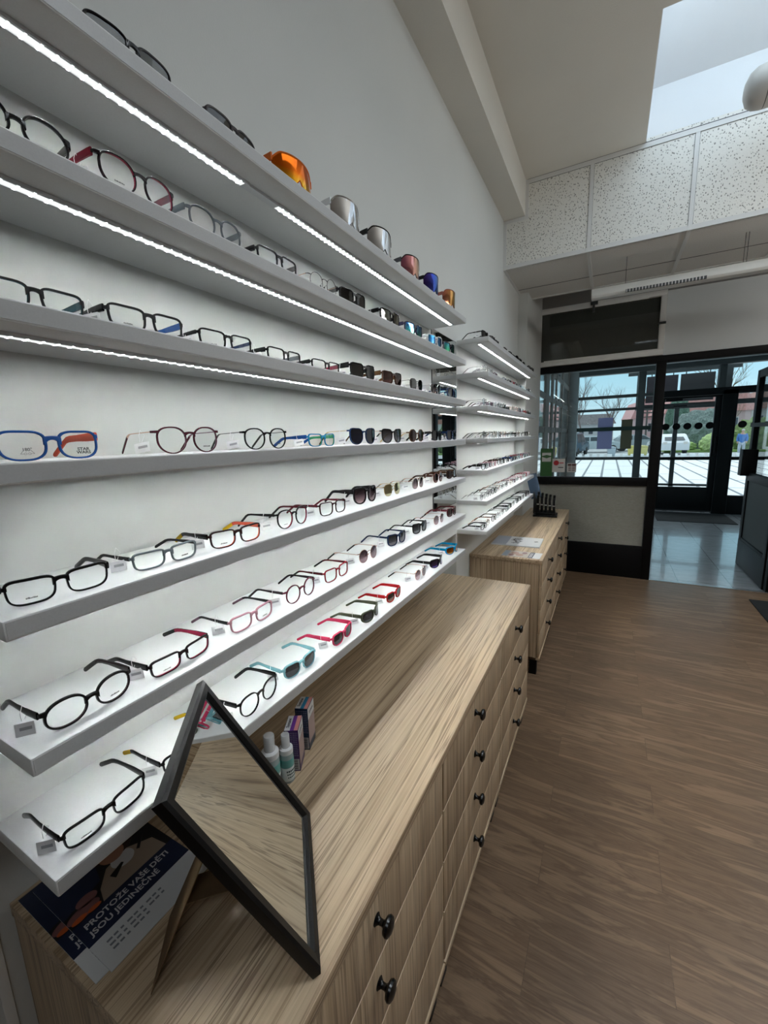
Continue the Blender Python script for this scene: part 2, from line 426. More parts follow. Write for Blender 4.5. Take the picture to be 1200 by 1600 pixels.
# transom
def transom():
    o = empty('window_4', (0, 0, 0)); struct(o, 'white framed transom window with dark pane above the shop window', 'window')
    x0, x1, z0, z1 = .035, 1.456, 2.76, 3.472; y0, y1 = YF-.055, YF+.02; b = .058
    m = MB(); m.box(x0, x1, y0, y1, z1-b, z1); m.box(x0, x1, y0, y1, z0, z0+b); m.box(x0, x0+b, y0, y1, z0+b, z1-b); m.box(x1-b, x1, y0, y1, z0+b, z1-b)
    m.box(x0+b-.004, x0+b+.012, y0-.006, y0+.01, z0+b-.004, z1-b, 0); m.box(x0+b, x1-b-.12, y0-.006, y0+.01, z1-b-.012, z1-b+.004, 0)
    m.box(x0+b+.05, x1-b, y0-.006, y0+.01, z0+b-.004, z0+b+.012, 0)
    m.build('window_frame', M_WHITEP, o, bevel=.003)
    MB().box(x0+b, x1-b, YF-.02, YF-.014, z0+b, z1-b).build('pane', M_GLASS, o)
    MB().box(x0+b, x1-b, YF, YF+.01, z0+b, z1-b).build('dark_void', M_VOID, o)  # dark sheet in place of the unlit void behind the pane
    h = MB(); h.box(.665, .745, y0-.03, y0, z1-.045, z1-.01); h.box(.69, .715, y0-.045, y0-.02, z1-.135, z1-.03); h.build('latch', M_DGREY, o, bevel=.004)
    h = MB(); h.box(x1-.07, x1+.004, y0-.015, y0+.01, 3.10, 3.125); h.build('catch', M_DGREY, o, bevel=.003)
M_VOID = plain('dark_void_olive', (.052, .052, .043), .6)
transom()
# open glass door leaf in the doorway, swung into the lobby
def leaf():
    o = empty('door_1', (2.66, 6.2, 0)); struct(o, 'open black shop door with glass top and grey lower panel', 'door')
    L = 1.14; x0, x1 = -.03, .03
    m = MB(); s = .10
    m.box(x0, x1, 0, s, 0, 2.62); m.box(x0, x1, L-s, L, 0, 2.62)
    for z0, z1 in ((2.52, 2.62), (1.185, 1.29), (.36, .40)): m.box(x0, x1, s, L-s, z0, z1)
    m.build('door_frame', M_BLACK, o, bevel=.003)
    MB().box(-.004, .004, s, L-s, 1.28, 2.53).build('pane', M_GLASS, o)
    MB().box(-.015, .015, s, L-s, .39, 1.19).build('lower_panel', plain('door_panel_grey', (.05, .052, .05), .6, 0, .2), o)
    MB().box(-.033, .033, .002, L-.002, .012, .365).build('kick_plate', plain('kick_plate', (.008, .009, .011), .5, 0, .25), o, bevel=.003)
    MB().box(-.12, .045, L-.13, L+.02, 1.25, 1.60).build('lock_box', M_BLACK, o, bevel=.006)
    MB().bar((-.05, L-.06, 1.92), (-.05, .1, 1.92), .02, .05).build('push_bar', M_BLACK, o)
leaf()

# ------------------------------------------------------------------ lobby shell and outer facade
M_LOBW = plain('lobby_white', (.62, .65, .66), .7)
struct(MB().box(-.6, 5.6, YF+.1, YO+.2, 3.34, 3.5).build('ceiling', M_LOBW), 'white ceiling of the entrance lobby', 'ceiling')
struct(MB().box(5.2, 5.4, YF+.08, YO+.1, 0, 3.34).build('wall_right', M_LOBW), 'pale right wall of the entrance lobby', 'wall')
M_COLM = plain('grey_column', (.30, .32, .32), .6)
struct(MB().box(-.35, .235, YO-.12, YO+.12, 0, 3.34).build('wall_outer', M_COLM), 'grey column at the left end of the outer facade', 'wall')
def sideglaze():
    o = empty('window_5', (0, 0, 0)); struct(o, 'glazed side screen of the lobby with brown posts', 'window')
    x = .02
    m = MB()
    for y, w2 in ((6.22, .05), (7.42, .22), (8.15, .10), (8.75, .05), (9.9, .05), (11.5, .12)): m.box(x-.02, x+.02, y-w2, y+w2, 0, 3.34)
    for z in (2.95, 2.48, 1.96, 1.25, .05): m.box(x-.015, x+.015, 6.2, 11.6, z-.045, z+.045)
    m.build('window_frame', plain('brown_posts', (.10, .085, .075), .5), o)
    MB().box(x-.004, x+.004, 6.2, 11.6, .05, 3.3).build('pane', M_GLASS, o)
sideglaze()
M_FAC = plain('facade_grey', (.065, .074, .076), .5, 0, .3)
M_FACB = plain('facade_black', (.005, .006, .0065), .5, 0, .18)
def facade():
    m = MB(); y0, y1 = YO-.05, YO+.05
    m.box(.2, 5.3, y0-.05, y1+.05, 3.235, 3.36, 0)            # head
    m.box(1.49, 1.64, y0, y1, 0, 3.25, 0)                      # mullion
    m.box(.2, 2.0, y0+.01, y1, 2.68, 2.75, 0); m.box(.2, 2.0, y0+.01, y1, 2.385, 2.445, 0)
    m.box(.2, 2.0, y0+.01, y1, 1.215, 1.285, 0); m.box(.2, 2.0, y0, y1, 0, .42, 1)
    m.box(1.9, 5.3, y0-.02, y1, 2.615, 2.76, 1)               # door transom rail
    m.box(1.88, 2.0, y0-.02, y1, 0, 2.7, 1); m.box(3.07, 3.33, y0-.02, y1, 0, 2.7, 1)
    m.box(3.3, 5.3, y0, y1, 0, .42, 1); m.box(3.3, 5.3, y0, y1, 1.2, 1.27, 1); m.box(3.3, 5.3, y0, y1, 2.40, 2.50, 0)
    m.box(2.98, 3.1, y0, y1, 2.76, 3.25, 0); m.box(4.1, 4.2, y0, y1, 0, 3.25, 1)
    return m.build('trim_8', [M_FAC, M_FACB], bevel=.004)
struct(facade(), 'dark grey and black glazing bars of the outer facade', 'frame')
struct(MB().box(.22, 1.95, YO-.003, YO+.003, .4, 3.24).build('window_6', M_GLASS), 'tall outer window of the lobby left of the doors', 'window')
struct(MB().box(3.33, 5.2, YO-.003, YO+.003, .4, 3.24).build('window_7', M_GLASS), 'outer side window right of the entrance door', 'window')
struct(MB().box(1.95, 3.1, YO-.003, YO+.003, 2.75, 3.24).build('window_8', M_GLASS), 'outer transom window over the entrance door', 'window')
def outerdoor():
    o = empty('door_2', (2.0, YO, 0)); struct(o, 'closed black entrance door with a tall glass pane', 'door')
    m = MB(); W = 1.07; y0, y1 = -.03, .03
    m.box(0, .035, y0, y1, .05, 2.61); m.box(W-.11, W, y0, y1, .05, 2.61); m.box(.03, W-.1, y0, y1, .05, .585); m.box(.03, W-.1, y0, y1, 2.57, 2.61); m.box(.03, W-.1, y0, y1, 1.205, 1.275)
    m.build('door_frame', [plain('door_black', (.006, .007, .0075), .5, 0, .2)], o, bevel=.003)
    MB().box(.03, W-.1, -.003, .003, .58, 2.58).build('pane', M_GLASS, o)
    h = MB(); h.bar((W-.05, -.09, 1.35), (W-.05, -.09, 1.72), .035, .03); h.box(W-.06, W-.04, -.09, 0, 1.38, 1.41); h.box(W-.06, W-.04, -.09, 0, 1.66, 1.69)
    h.build('door_handle', M_BLACK, o)
    c = MB(); c.box(.05, .36, -.09, -.03, 2.52, 2.57); c.box(.2, .45, -.05, -.03, 2.40, 2.425); c.build('door_closer', M_BLACK, o, bevel=.004)
outerdoor()
# dots on the glass
for i in range(5):
    d = MB().lathe([(.075, -.0115), (.075, -.0045)], 24, (2.09+i*.203, YO, 1.962), axis='y').build('safety_dot', M_BLACK)
    tag(d, ['first', 'second', 'third', 'fourth', 'fifth'][i]+' black dot from the left on the entrance door glass', 'sticker', 'safety dots on the entrance door')
for i in range(3):
    d = MB().lathe([(.075, -.0115), (.075, -.0045)], 24, (3.46+i*.22, YO, 1.962), axis='y').build('safety_dot', M_BLACK)
    tag(d, ['black dot at the left edge of the outer side window', 'second black dot on the outer side window', 'third black dot on the outer side window'][i], 'sticker', 'safety dots on the side window')
tag(MB().box(-.02, 1.85, YO-.075, YO-.054, 1.915, 2.005).build('safety_stripe', plain('green_stripe', (.004, .03, .024), .5)), 'dark green horizontal safety stripe across the outer window', 'stripe')
M_PURP = plain('purple_poster', (.36, .34, .60), .6)
M_BRPO = plain('brown_poster', (.12, .105, .06), .6)
tag(MB().box(.70, 1.02, YO-.03, YO-.02, 1.48, 2.23).build('window_poster', M_PURP), 'purple poster on the outer window behind the stripe', 'poster')
tag(MB().box(1.2, 1.43, YO-.03, YO-.02, 1.48, 2.17).build('window_poster', M_BRPO), 'dark brown poster on the outer window behind the stripe', 'poster')
YP = 12.4
def porch():
    m = MB(); y0, y1 = YP-.04, YP+.04
    m.box(1.3, 3.5, y0, y1, 3.235, 3.7); m.box(1.5, 1.655, y0, y1, 2.40, 3.24); m.box(3.085, 3.35, y0, y1, -.06, 3.24); m.box(1.5, 3.1, y0, y1, 2.39, 2.515)
    m.box(2.315, 2.405, y0, y1, .5, 2.40); m.box(1.6, 3.1, y0, y1, .53, .58)
    m.box(1.6, 3.2, y0-.25, y1+.05, -.06, .40, 1); m.box(1.6, 3.2, y0-.30, y1+.1, .40, .45, 2); m.box(3.3, 5, y0-.1, y1, .1, .32, 0)
    o = m.build('trim_10', [M_FAC, plain('porch_plinth', (.10, .105, .11), .7), plain('porch_ledge', (.7, .72, .74), .7)])
    struct(o, 'grey porch frame on a low plinth outside the door', 'porch')
    def board(x0, x1, c, label):
        q = thing('sign_panel', label, 'sign', (x0, YP, 2.56), 0, 'sign panels above the entrance door')
        MB().box(0, x1-x0, -.012, .012, 0, .625).build('sign_board', c, q)
        b = MB()
        for x in (.1, x1-x0-.1): b.box(x-.01, x+.01, -.006, .006, .62, .676)
        b.build('hanger', M_FAC, q)
    board(1.70, 2.335, plain('sign_dark_purple', (.06, .045, .06), .6), 'purplish sign panel above the entrance door, left of the pair')
    board(2.385, 3.04, plain('sign_dark_grey', (.055, .05, .055), .6), 'dark grey sign panel above the entrance door, right of the pair')
porch()
for i, (x, y) in enumerate(((2.1, 10.2), (2.75, 9.6))):
    o = thing('ceiling_spot', ['round ceiling spot above the lobby, nearer the outer door', 'round ceiling spot in the lobby, nearer the shop'][i], 'lamp', (x, y, 3.34))
    MB().lathe([(.07, 0), (.07, -.012), (.055, -.012), (.05, -.004)], 24).build('ring', M_ALU, o, smooth=True)
    MB().lathe([(.05, -.005), (.03, -.007), (.001, -.008)], 20).build('bulb', emit('spot_glow', (1, .95, .85), 3), o)
tag(MB().box(1.95, 3.3, 10.35, 11.5, 0, .012).build('door_mat', plain('dark_lobby_strip', (.02, .021, .022), .9), bevel=.004), 'dark strip in front of the entrance door', 'mat')  # thin dark slab on the tiles before the outer door
tag(MB().box(2.42, 3.6, 4.75, 5.76, 0, .012).build('door_mat', plain('black_shop_mat', (.006, .0065, .0075), .9), bevel=.004), 'black mat on the plank floor near the doorway', 'mat')
# cards taped on the shop window
M_CARD = plain('white_card', (.62, .61, .59), .6)
def card(x0, x1, z0, z1, label, marks, m0=None):
    o = thing('window_card', label, 'notice', (x0, YF+.008, z0))
    MB().box(0, x1-x0, -.003, 0, 0, z1-z0).build('sheet', m0 or M_CARD, o)
    for nm, mm in marks: 
        pass
    return o
c = card(.289, .449, 1.372, 1.553, 'white notice with a red disc taped inside the shop window', [])
MB().lathe([(.034, -.0045), (.034, -.003)], 24, (.05, 0, .125), axis='y').build('red_disc', plain('red_ink', (.42, .02, .03), .5), c)
b = MB(); b.box(.088, .142, -.0042, -.003, .119, .131); b.build('red_print', _M['red_ink'], c)
b = MB(); b.box(.075, .142, -.0042, -.003, .058, .07); b.build('print', M_DGREY, c)
c = card(.476, .59, 1.373, 1.492, 'small white card with a dark header bar on the shop window', [])
b = MB(); b.box(.008, .052, -.0042, -.003, .085, .11); b.box(.058, .106, -.0042, -.003, .085, .11)
for k, z in enumerate((.062, .04, .018)): b.box(.018, .05, -.0042, -.003, z, z+.01); b.box(.06, .1, -.0042, -.003, z, z+.01)
b.build('print', plain('dark_red_print', (.09, .03, .03), .5), c)
c = card(.135, .29, 1.315, 1.69, 'green leaflet with white bands at the left end of the shop window', [], plain('green_leaflet', (.03, .12, .03), .5))
b = MB(); b.prism([(.02, .20), (.135, .20), (.135, .265), (.0775, .245), (.02, .265)], 'y', -.0045, -.003); b.prism([(.02, .278), (.0775, .262+.03), (.135, .278), (.135, .32), (.02, .32)], 'y', -.0045, -.003); b.build('white_band', M_CARD, c)

# ------------------------------------------------------------------ shelves with LED strips
ORD = ['', 'top', 'second', 'third', 'fourth', 'fifth', 'sixth', 'lowest']
def shelf(k, ya, yb, unit, label, group):
    o = thing('wall_shelf', label, 'shelf', (0, ya, Z[k]), 0, group)
    L = yb-ya
    m = MB()
    if unit == 2: m.prism([(0.001, 0), (D, 0), (D, L), (.102, L), (.102, L), (.001, L)][:3]+[(.001, L)], 'z', -T, 0)
    else: m.box(.001, D, 0, L, -T, 0)
    b = m.build('board', M_SHELF, o, bevel=.0025)
    eb = MB(); eb.box(D-.0005, D+.0006, .003, L-.003, -T+.003, -.003).build('shaded_front', M_FRONTSHADE, b)
    if k < 7:
        segs = [(.04, L-.035)] if not (unit == 1 and k == 1) else [(.04, .605), (.72, L-.035)]
        for a, b in segs:
            c = MB(); c.box(.134, .138, a, b+.012, -T-.0058, -T); c.box(.154, .158, a, b+.012, -T-.0058, -T); c.box(.138, .154, a, b+.012, -T-.003, -T)
            ch = c.build('light_channel', M_ALU, o)
            s = MB(); s.box(.1395, .1525, a+.003, b, -T-.0055, -T-.003); s.build('light_strip', M_LED, ch)
        if len(segs) > 1:
            c = MB(); c.box(.136, .156, segs[0][1], segs[1][0], -T-.006, -T); c.build('light_channel', M_ALU, o)
for k in range(1, 8):
    shelf(k, Y0, Y1, 1, ORD[k]+' white shelf of the near wall unit', 'shelves of the near unit')
    shelf(k, Y2, Y3, 2, ORD[k]+' white shelf of the far wall unit', 'shelves of the far unit')
def wallmirror():
    o = thing('wall_mirror', 'narrow upright mirror on the wall between the two shelf units', 'mirror', (0, 2.43, 1.42))
    MB().box(.0005, .006, .004, .446, .004, 1.096).build('glass', M_MIRROR, o)
    MB().box(0, .004, 0, .45, 0, 1.1).build('backing', M_DGREY, o)
wallmirror()

# ------------------------------------------------------------------ glasses
def acetate(c, rough=.22): 
    nm = 'acetate_%03d_%03d_%03d' % tuple(int(x*999) for x in c)
    return plain(nm, c, rough, 0, .24)
def metalm(c): return plain('metal_%03d_%03d_%03d' % tuple(int(x*999) for x in c), c, .25, 1)
def clearac(c):
    nm = 'clear_acetate_%03d_%03d_%03d' % tuple(int(x*999) for x in c)
    if nm in _M: return _M[nm]
    t = NT(nm); a = t.bsdf(c, .15); tr = t.n('ShaderNodeBsdfTransparent'); tr.inputs['Color'].default_value = (*[min(1, x*1.3+.1) for x in c], 1)
    mx = t.n('ShaderNodeMixShader'); mx.inputs[0].default_value = .55; t.l(tr.outputs[0], mx.inputs[1]); t.l(a, mx.inputs[2]); t.surf(mx.outputs[0]); _M[nm] = t.m; return t.m
def tint_mat(name, top, bot, h=.05, lo=.012):
    """sun lens: tint runs from top to bottom of the lens"""
    if name in _M: return _M[name]
    t = NT(name); sp = t.n('ShaderNodeSeparateXYZ'); t.l(t.pos(obj=True), sp.inputs[0])
    mr = t.n('ShaderNodeMapRange'); t.l(sp.outputs['Z'], mr.inputs[0]); mr.inputs['From Min'].default_value = lo; mr.inputs['From Max'].default_value = h
    col = t.ramp(mr.outputs[0], [(0, bot), (1, top)])
    tr = t.n('ShaderNodeBsdfTransparent'); t.l(col, tr.inputs['Color'])
    gl = t.n('ShaderNodeBsdfGlossy'); gl.inputs['Roughness'].default_value = .02
    mx = t.n('ShaderNodeMixShader'); t.l(t.fres(.07), mx.inputs[0]); t.l(tr.outputs[0], mx.inputs[1]); t.l(gl.outputs[0], mx.inputs[2])
    t.surf(mx.outputs[0]); _M[name] = t.m; return t.m
def mirror_lens(name, stops, axis='Z', lo=0.0, hi=.05):
    if name in _M: return _M[name]
    t = NT(name); sp = t.n('ShaderNodeSeparateXYZ'); t.l(t.pos(obj=True), sp.inputs[0])
    mr = t.n('ShaderNodeMapRange'); t.l(sp.outputs[axis], mr.inputs[0]); mr.inputs['From Min'].default_value = lo; mr.inputs['From Max'].default_value = hi
    col = t.ramp(mr.outputs[0], stops)
    t.surf(t.bsdf(col, .06, .95)); _M[name] = t.m; return t.m
LENS = {
 'clear': lambda: glass_mat('clear_lens', (.985, .99, .99), .025),
 'grey': lambda: tint_mat('lens_grey', (.10, .10, .11), (.20, .20, .21)),
 'dark': lambda: tint_mat('lens_dark', (.07, .07, .075), (.10, .10, .105)),
 'olive': lambda: tint_mat('lens_olive', (.16, .15, .09), (.22, .21, .12)),
 'violet': lambda: tint_mat('lens_violet', (.13, .08, .11), (.62, .50, .52)),
 'brown': lambda: tint_mat('lens_brown', (.14, .07, .06), (.45, .33, .30)),
 'smoke': lambda: tint_mat('lens_smoke', (.10, .10, .12), (.42, .42, .44)),
 'wine': lambda: tint_mat('lens_wine', (.12, .05, .05), (.26, .14, .13)),
 'navy': lambda: tint_mat('lens_navy', (.05, .06, .10), (.07, .08, .13)),
 'm_gold': lambda: mirror_lens('lens_gold', [(0, (.70, .66, .40)), (1, (.55, .50, .28))]),
 'm_silver': lambda: mirror_lens('lens_silver', [(0, (.60, .60, .62)), (1, (.75, .76, .78))]),
 'm_bluegreen': lambda: mirror_lens('lens_bluegreen', [(0, (.05, .40, .20)), (.55, (.05, .25, .40)), (1, (.05, .10, .40))]),
 'm_blue': lambda: mirror_lens('lens_blue', [(0, (.10, .45, .75)), (.6, (.05, .25, .65)), (1, (.05, .35, .50))]),
 'm_green': lambda: mirror_lens('lens_green', [(0, (.05, .50, .15)), (1, (.05, .25, .45))]),
 'm_purple': lambda: mirror_lens('lens_purple', [(0, (.16, .12, .55)), (.4, (.12, .10, .25)), (1, (.06, .06, .08))]),
 'm_orange': lambda: mirror_lens('lens_orange', [(0, (.80, .45, .08)), (.5, (.75, .22, .02)), (1, (.25, .12, .05))], hi=.04),
 'm_redgrey': lambda: mirror_lens('lens_redgrey', [(0, (.55, .16, .06)), (.4, (.20, .13, .12)), (1, (.08, .08, .09))], hi=.042),
 's_orange': lambda: mirror_lens('shield_orange', [(0, (.85, .62, .04)), (.45, (.90, .18, .01)), (1, (.85, .15, .01))], hi=.07),
 's_silver': lambda: mirror_lens('shield_silver', [(0, (.65, .66, .70)), (1, (.75, .76, .80))]),
 's_pink': lambda: mirror_lens('shield_pink', [(0, (.62, .20, .34)), (.45, (.62, .30, .24)), (1, (.66, .50, .26))], 'Y', -.065, .065),
 's_blue': lambda: mirror_lens('shield_blue', [(0, (.10, .05, .30)), (.4, (.06, .08, .45)), (1, (.03, .25, .85))], 'Y', -.065, .04),
 's_amber': lambda: mirror_lens('shield_amber', [(0, (.66, .22, .16)), (.5, (.75, .42, .12)), (1, (.35, .40, .10))], 'Y', -.065, .065),
}
# lens shape: w, h, exponent top, exponent bottom, taper, outer lift, bridge, rim, depth, curve, bridge height, bridge z (share of h), hinge z (share)
STY = {
 'rect':   (.0530, .033, 4.3, 3.2, .13, .002, .0165, .0025, .0042, 1.3, .0055, .80, .82),
 'slim':   (.0540, .029, 5.0, 3.5, .13, .001, .016, .0025, .0042, 1.3, .005, .78, .82),
 'tall':   (.0515, .037, 4.2, 3.3, .12, .002, .017, .0022, .0040, 1.3, .0042, .80, .86),
 'oval':   (.0520, .041, 2.2, 2.2, 0, .001, .016, .0030, .0045, 1.3, .0055, .64, .78),
 'panto':  (.0510, .0465, 2.3, 2.05, .07, .003, .0175, .0022, .0042, 1.3, .0042, .76, .85),
 'round':  (.0480, .047, 2.1, 2.1, 0, 0, .020, .0021, .0038, 1.3, .004, .68, .78),
 'wire':   (.0480, .046, 2.1, 2.1, 0, 0, .021, .0010, .0016, 1.3, .0016, .76, .80),
 'wirec':  (.0500, .047, 2.8, 2.2, .10, .001, .020, .0011, .0018, 1.5, .0018, .76, .82),
 'way':    (.0520, .041, 4.0, 2.8, .14, .004, .018, .0033, .0050, 2.0, .007, .82, .90),
 'big':    (.0550, .051, 3.2, 2.3, .08, .004, .0165, .0040, .0055, 2.0, .007, .80, .86),
 'cat':    (.0530, .048, 2.8, 2.1, .10, .007, .018, .0024, .0045, 1.7, .005, .78, .90),
 'square': (.0510, .044, 4.0, 3.0, .08, .002, .018, .0030, .0050, 1.9, .006, .80, .86),
 'sport':  (.0560, .036, 2.9, 2.3, .16, .003, .016, .0040, .0055, 4.2, .008, .74, .76),
 'low':    (.0570, .034, 2.8, 2.3, .16, .002, .016, .0032, .0050, 1.5, .006, .78, .78),
 'kids':   (.0490, .036, 3.2, 2.4, .10, .003, .016, .0030, .0055, 1.8, .006, .78, .82),
 'soft':   (.0530, .038, 3.3, 2.7, .08, .002, .018, .0028, .0045, 1.3, .006, .74, .84),
}
W = .069
_C = {}
def contour(st, n=40):
    w_, h, nt, nb, tp, lf = STY[st][:6]; pts = []
    for k in range(n):
        a = 2*PI*k/n; c, s = math.cos(a), math.sin(a); e = nt if s > 0 else nb
        y = w_/2*math.copysign(abs(c)**(2/e), c); z = h/2*math.copysign(abs(s)**(2/e), s)
        y *= 1+tp*(z/h)
        if z > 0: z += lf*max(0, y/(w_/2))**2
        pts.append((y, z))
    return pts
def offset(pts, d, top=0):
    n = len(pts); out = []
    for i in range(n):
        a, b = pts[i-1], pts[(i+1) % n]; ty, tz = b[0]-a[0], b[1]-a[1]; L = math.hypot(ty, tz) or 1
        ny, nz = tz/L, -ty/L
        dd = d*(1+top*max(0, nz))
        out.append((pts[i][0]+ny*dd, pts[i][1]+nz*dd))
    return out
def front_mesh(st, top=.25, pads=False):
    key = ('front', st, top, pads)
    if key in _C: return _C[key]
    w_, h, nt, nb, tp, lf, br, rim, dp, k, hb, zb, zh = STY[st]
    m = MB(); X = lambda y: k*(W*W-y*y)
    zc = h/2+rim
    base = contour(st)
    for sgn in (1, -1):
        yc = br/2+w_/2+rim*.4
        secs = [(-.0006, -.5), (-.0006/rim*0, .38), (.28, .5), (.72, .5), (1, .3), (1, -.5)]
        rings = []
        for r, dx in [(0, -.5), (0, .38), (.28, .5), (.72, .5), (1, .3), (1, -.5)]:
            ps = offset(base, rim*r, top) if r else base
            rings.append([(X(p[0]+yc)+dx*dp, sgn*(p[0]+yc), p[1]+zc) for p in ps])
        n = len(base); o = len(m.v); m.v += [v for r in rings for v in r]
        for i in range(6):
            j = (i+1) % 6
            for q in range(n):
                m.f.append((o+i*n+q, o+i*n+(q+1) % n, o+j*n+(q+1) % n, o+j*n+q)); m.mi.append(1 if i in (0, 5) else 0)
        # end piece
        ze = zc-h/2+h*zh; yo = yc+w_/2*(1+tp*(zh-.5))-rim*.2
        hp = max(.0026, min(.010, rim*2.4)); dpp = dp*.9
        loops = []
        for y, dx, hh in ((yo-.001, 0, hp), ((yo+W)/2, -.0004, hp*.95), (W-.0012, -.0015, hp*.85), (W+.0004, -.006, hp*.8)):
            x = X(min(y, W))+dx; loops.append([(x-dpp/2, sgn*y, ze-hh/2), (x+dpp/2, sgn*y, ze-hh/2), (x+dpp/2, sgn*y, ze+hh/2), (x-dpp/2, sgn*y, ze+hh/2)])
        m.loops(loops)
        if pads:
            for t in (0,):
                py = sgn*(br/2-.001); pz = zc-h*.06
                m.tube([(X(0)-.002, sgn*(br/2+rim*.3), pz+.004), (X(0)-.008, sgn*br*.42, pz+.003), (X(0)-.0095, py*.9, pz)], .0005, 5)
                m.lathe([(.0001, -.0012), (.0028, -.0008), (.0028, .0008), (.0001, .0012)], 8, (X(0)-.0098, py*.86, pz-.001), axis='y')
    # bridge
    loops = []; zb_ = zc-h/2+h*zb; ex = br/2+rim*.9
    for i in range(9):
        t = -1+i/4; y = t*ex; z = zb_+.0022*(1-t*t); hh = hb*(1+1.1*abs(t)**2.5); z -= hb*.35*abs(t)**2.5; x = X(0)-k*y*y+.0006
        loops.append([(x-dp*.46, y, z-hh/2), (x+dp*.46, y, z-hh/2), (x+dp*.5, y, z+hh*.3), (x+dp*.2, y, z+hh/2), (x-dp*.46, y, z+hh/2)])
    m.loops(loops)
    _C[key] = m; return m
def lens_mesh(st, sgn):
    w_, h, nt, nb, tp, lf, br, rim, dp, k = STY[st][:10]
    m = MB(); X = lambda y: k*(W*W-y*y)+.0002; base = offset(contour(st), rim*.12); yc = br/2+w_/2+rim*.4; zc = h/2+rim; n = len(base)
    for dx in (.0007, -.0007):
        o = len(m.v); m.v.append((X(yc)+dx, sgn*yc, zc))
        for q in (.5, 1):
            m.v += [(X(yc+p[0]*q)+dx, sgn*(yc+p[0]*q), zc+p[1]*q) for p in base]
        for i in range(n):
            j = (i+1) % n; m.f.append((o, o+1+i, o+1+j)); m.mi.append(0); m.f.append((o+1+i, o+1+n+i, o+1+n+j, o+1+j)); m.mi.append(0)
    o2 = 1+2*n
    for i in range(n):
        j = (i+1) % n; m.f.append((1+n+i, 1+n+j, o2+1+n+j, o2+1+n+i)); m.mi.append(0)
    return m
TEMP = { # hinge height, mid height, tip height, thickness
 'acet': (.0115, .0075, .0085, .0036), 'thin': (.0075, .005, .006, .0026), 'wire': (.0018, .0016, .0055, .0018), 'sport': (.014, .011, .008, .0045), 'wide': (.017, .010, .009, .0042)}
def temple_mesh(st, kind, sgn, tipm=False):
    w_, h, rim, zh = STY[st][0], STY[st][1], STY[st][7], STY[st][12]
    z0 = rim+h*zh; hh, hm, ht, th = TEMP[kind]
    zd = lambda t: (z0-.002)*(1-t)+ht*.55*t
    P = [(-.004, 0, z0, hh), (-.012, .0006, z0, hh*.97), (-.035, .001, z0-.0005, hh*.8+hm*.2), (-.065, .0005, z0-.001, hm), (-.085, -.0006, z0-.0015, hm), (-.095, -.0014, zd(.03), hm*.6+ht*.4), (-.103, -.002, zd(.14), ht*.95), (-.120, -.0036, zd(.53), ht), (-.137, -.0052, zd(.93), ht), (-.1395, -.0054, zd(1), ht*.6)]
    m = MB(); loops = []
    for i, (x, dy, z, q) in enumerate(P):
        a, b = P[max(i-1, 0)], P[min(i+1, len(P)-1)]
        d = Vector((b[0]-a[0], 0, b[2]-a[2])).normalized(); nrm = Vector((d.z, 0, -d.x))
        if nrm.z < 0: nrm = -nrm
        y = sgn*(W-.0008+dy); l = []
        for u, v in ((.5, .32), (.3, .5), (-.3, .5), (-.5, .32), (-.5, -.32), (-.3, -.5), (.3, -.5), (.5, -.32)):
            l.append((x+nrm.x*q*v, y+sgn*u*th, max(.0003, z+nrm.z*q*v)))
        loops.append(l)
    n = 8; o = len(m.v); m.v += [v for l in loops for v in l]
    for i in range(len(loops)-1):
        for q in range(n):
            mi = (2 if i >= 6 else (1 if q in (2, 3, 4) else 0))
            m.f.append((o+i*n+q, o+i*n+(q+1) % n, o+(i+1)*n+(q+1) % n, o+(i+1)*n+q)); m.mi.append(mi)
    m.f.append(tuple(range(n))); m.mi.append(0); m.f.append(tuple((len(loops)-1)*n+q for q in range(n))); m.mi.append(2)
    return m
M_TAG = plain('paper_tag', (.86, .86, .87), .5); M_TAGP = plain('tag_print', (.40, .40, .43), .6); M_PRINT = plain('lens_print', (.04, .04, .045), .5)
def tag_mesh():
    m = MB(); y = -W-.0045
    m.tube([(-.036, y+.001, .046), (-.034, y-.0035, .036), (-.034, y-.003, .024)], .0005, 5); m.tube([(-.036, y+.001, .046), (-.037, y+.008, .036), (-.035, y+.001, .024)], .0005, 5)
    q = Matrix.Translation((-.026, y-.004, .0135)) @ Matrix.Rotation(R(32), 4, 'Z') @ Matrix.Rotation(R(-10), 4, 'Y') @ Matrix.Rotation(R(-14), 4, 'X')
    m.obox(q, .029, .0008, .019)
    q2 = q @ Matrix.Translation((.002, -.0008, .001)); m.obox(q2, .018, .0006, .0045, 1)
    return m
TAG_ME = tag_mesh().mesh('price_tag', [M_TAG, M_TAGP])
def print_mesh(st, sgn, seed):
    w_, h, br, rim, k = STY[st][0], STY[st][1], STY[st][6], STY[st][7], STY[st][9]
    m = MB(); r = random.Random(seed); yc = br/2+w_/2+rim*.4; z = rim+h*.2; y = sgn*yc-.008
    for i in range(9):
        ww = r.uniform(.0008, .0016); hh = r.uniform(.0014, .0026); x = k*(W*W-y*y)+.0012; m.box(x, x+.0001, y, y+ww, z, z+hh); y += ww+.0005
    return m
_ME = {}
def cached(key, fn):
    if key not in _ME: _ME[key] = fn()
    return _ME[key]
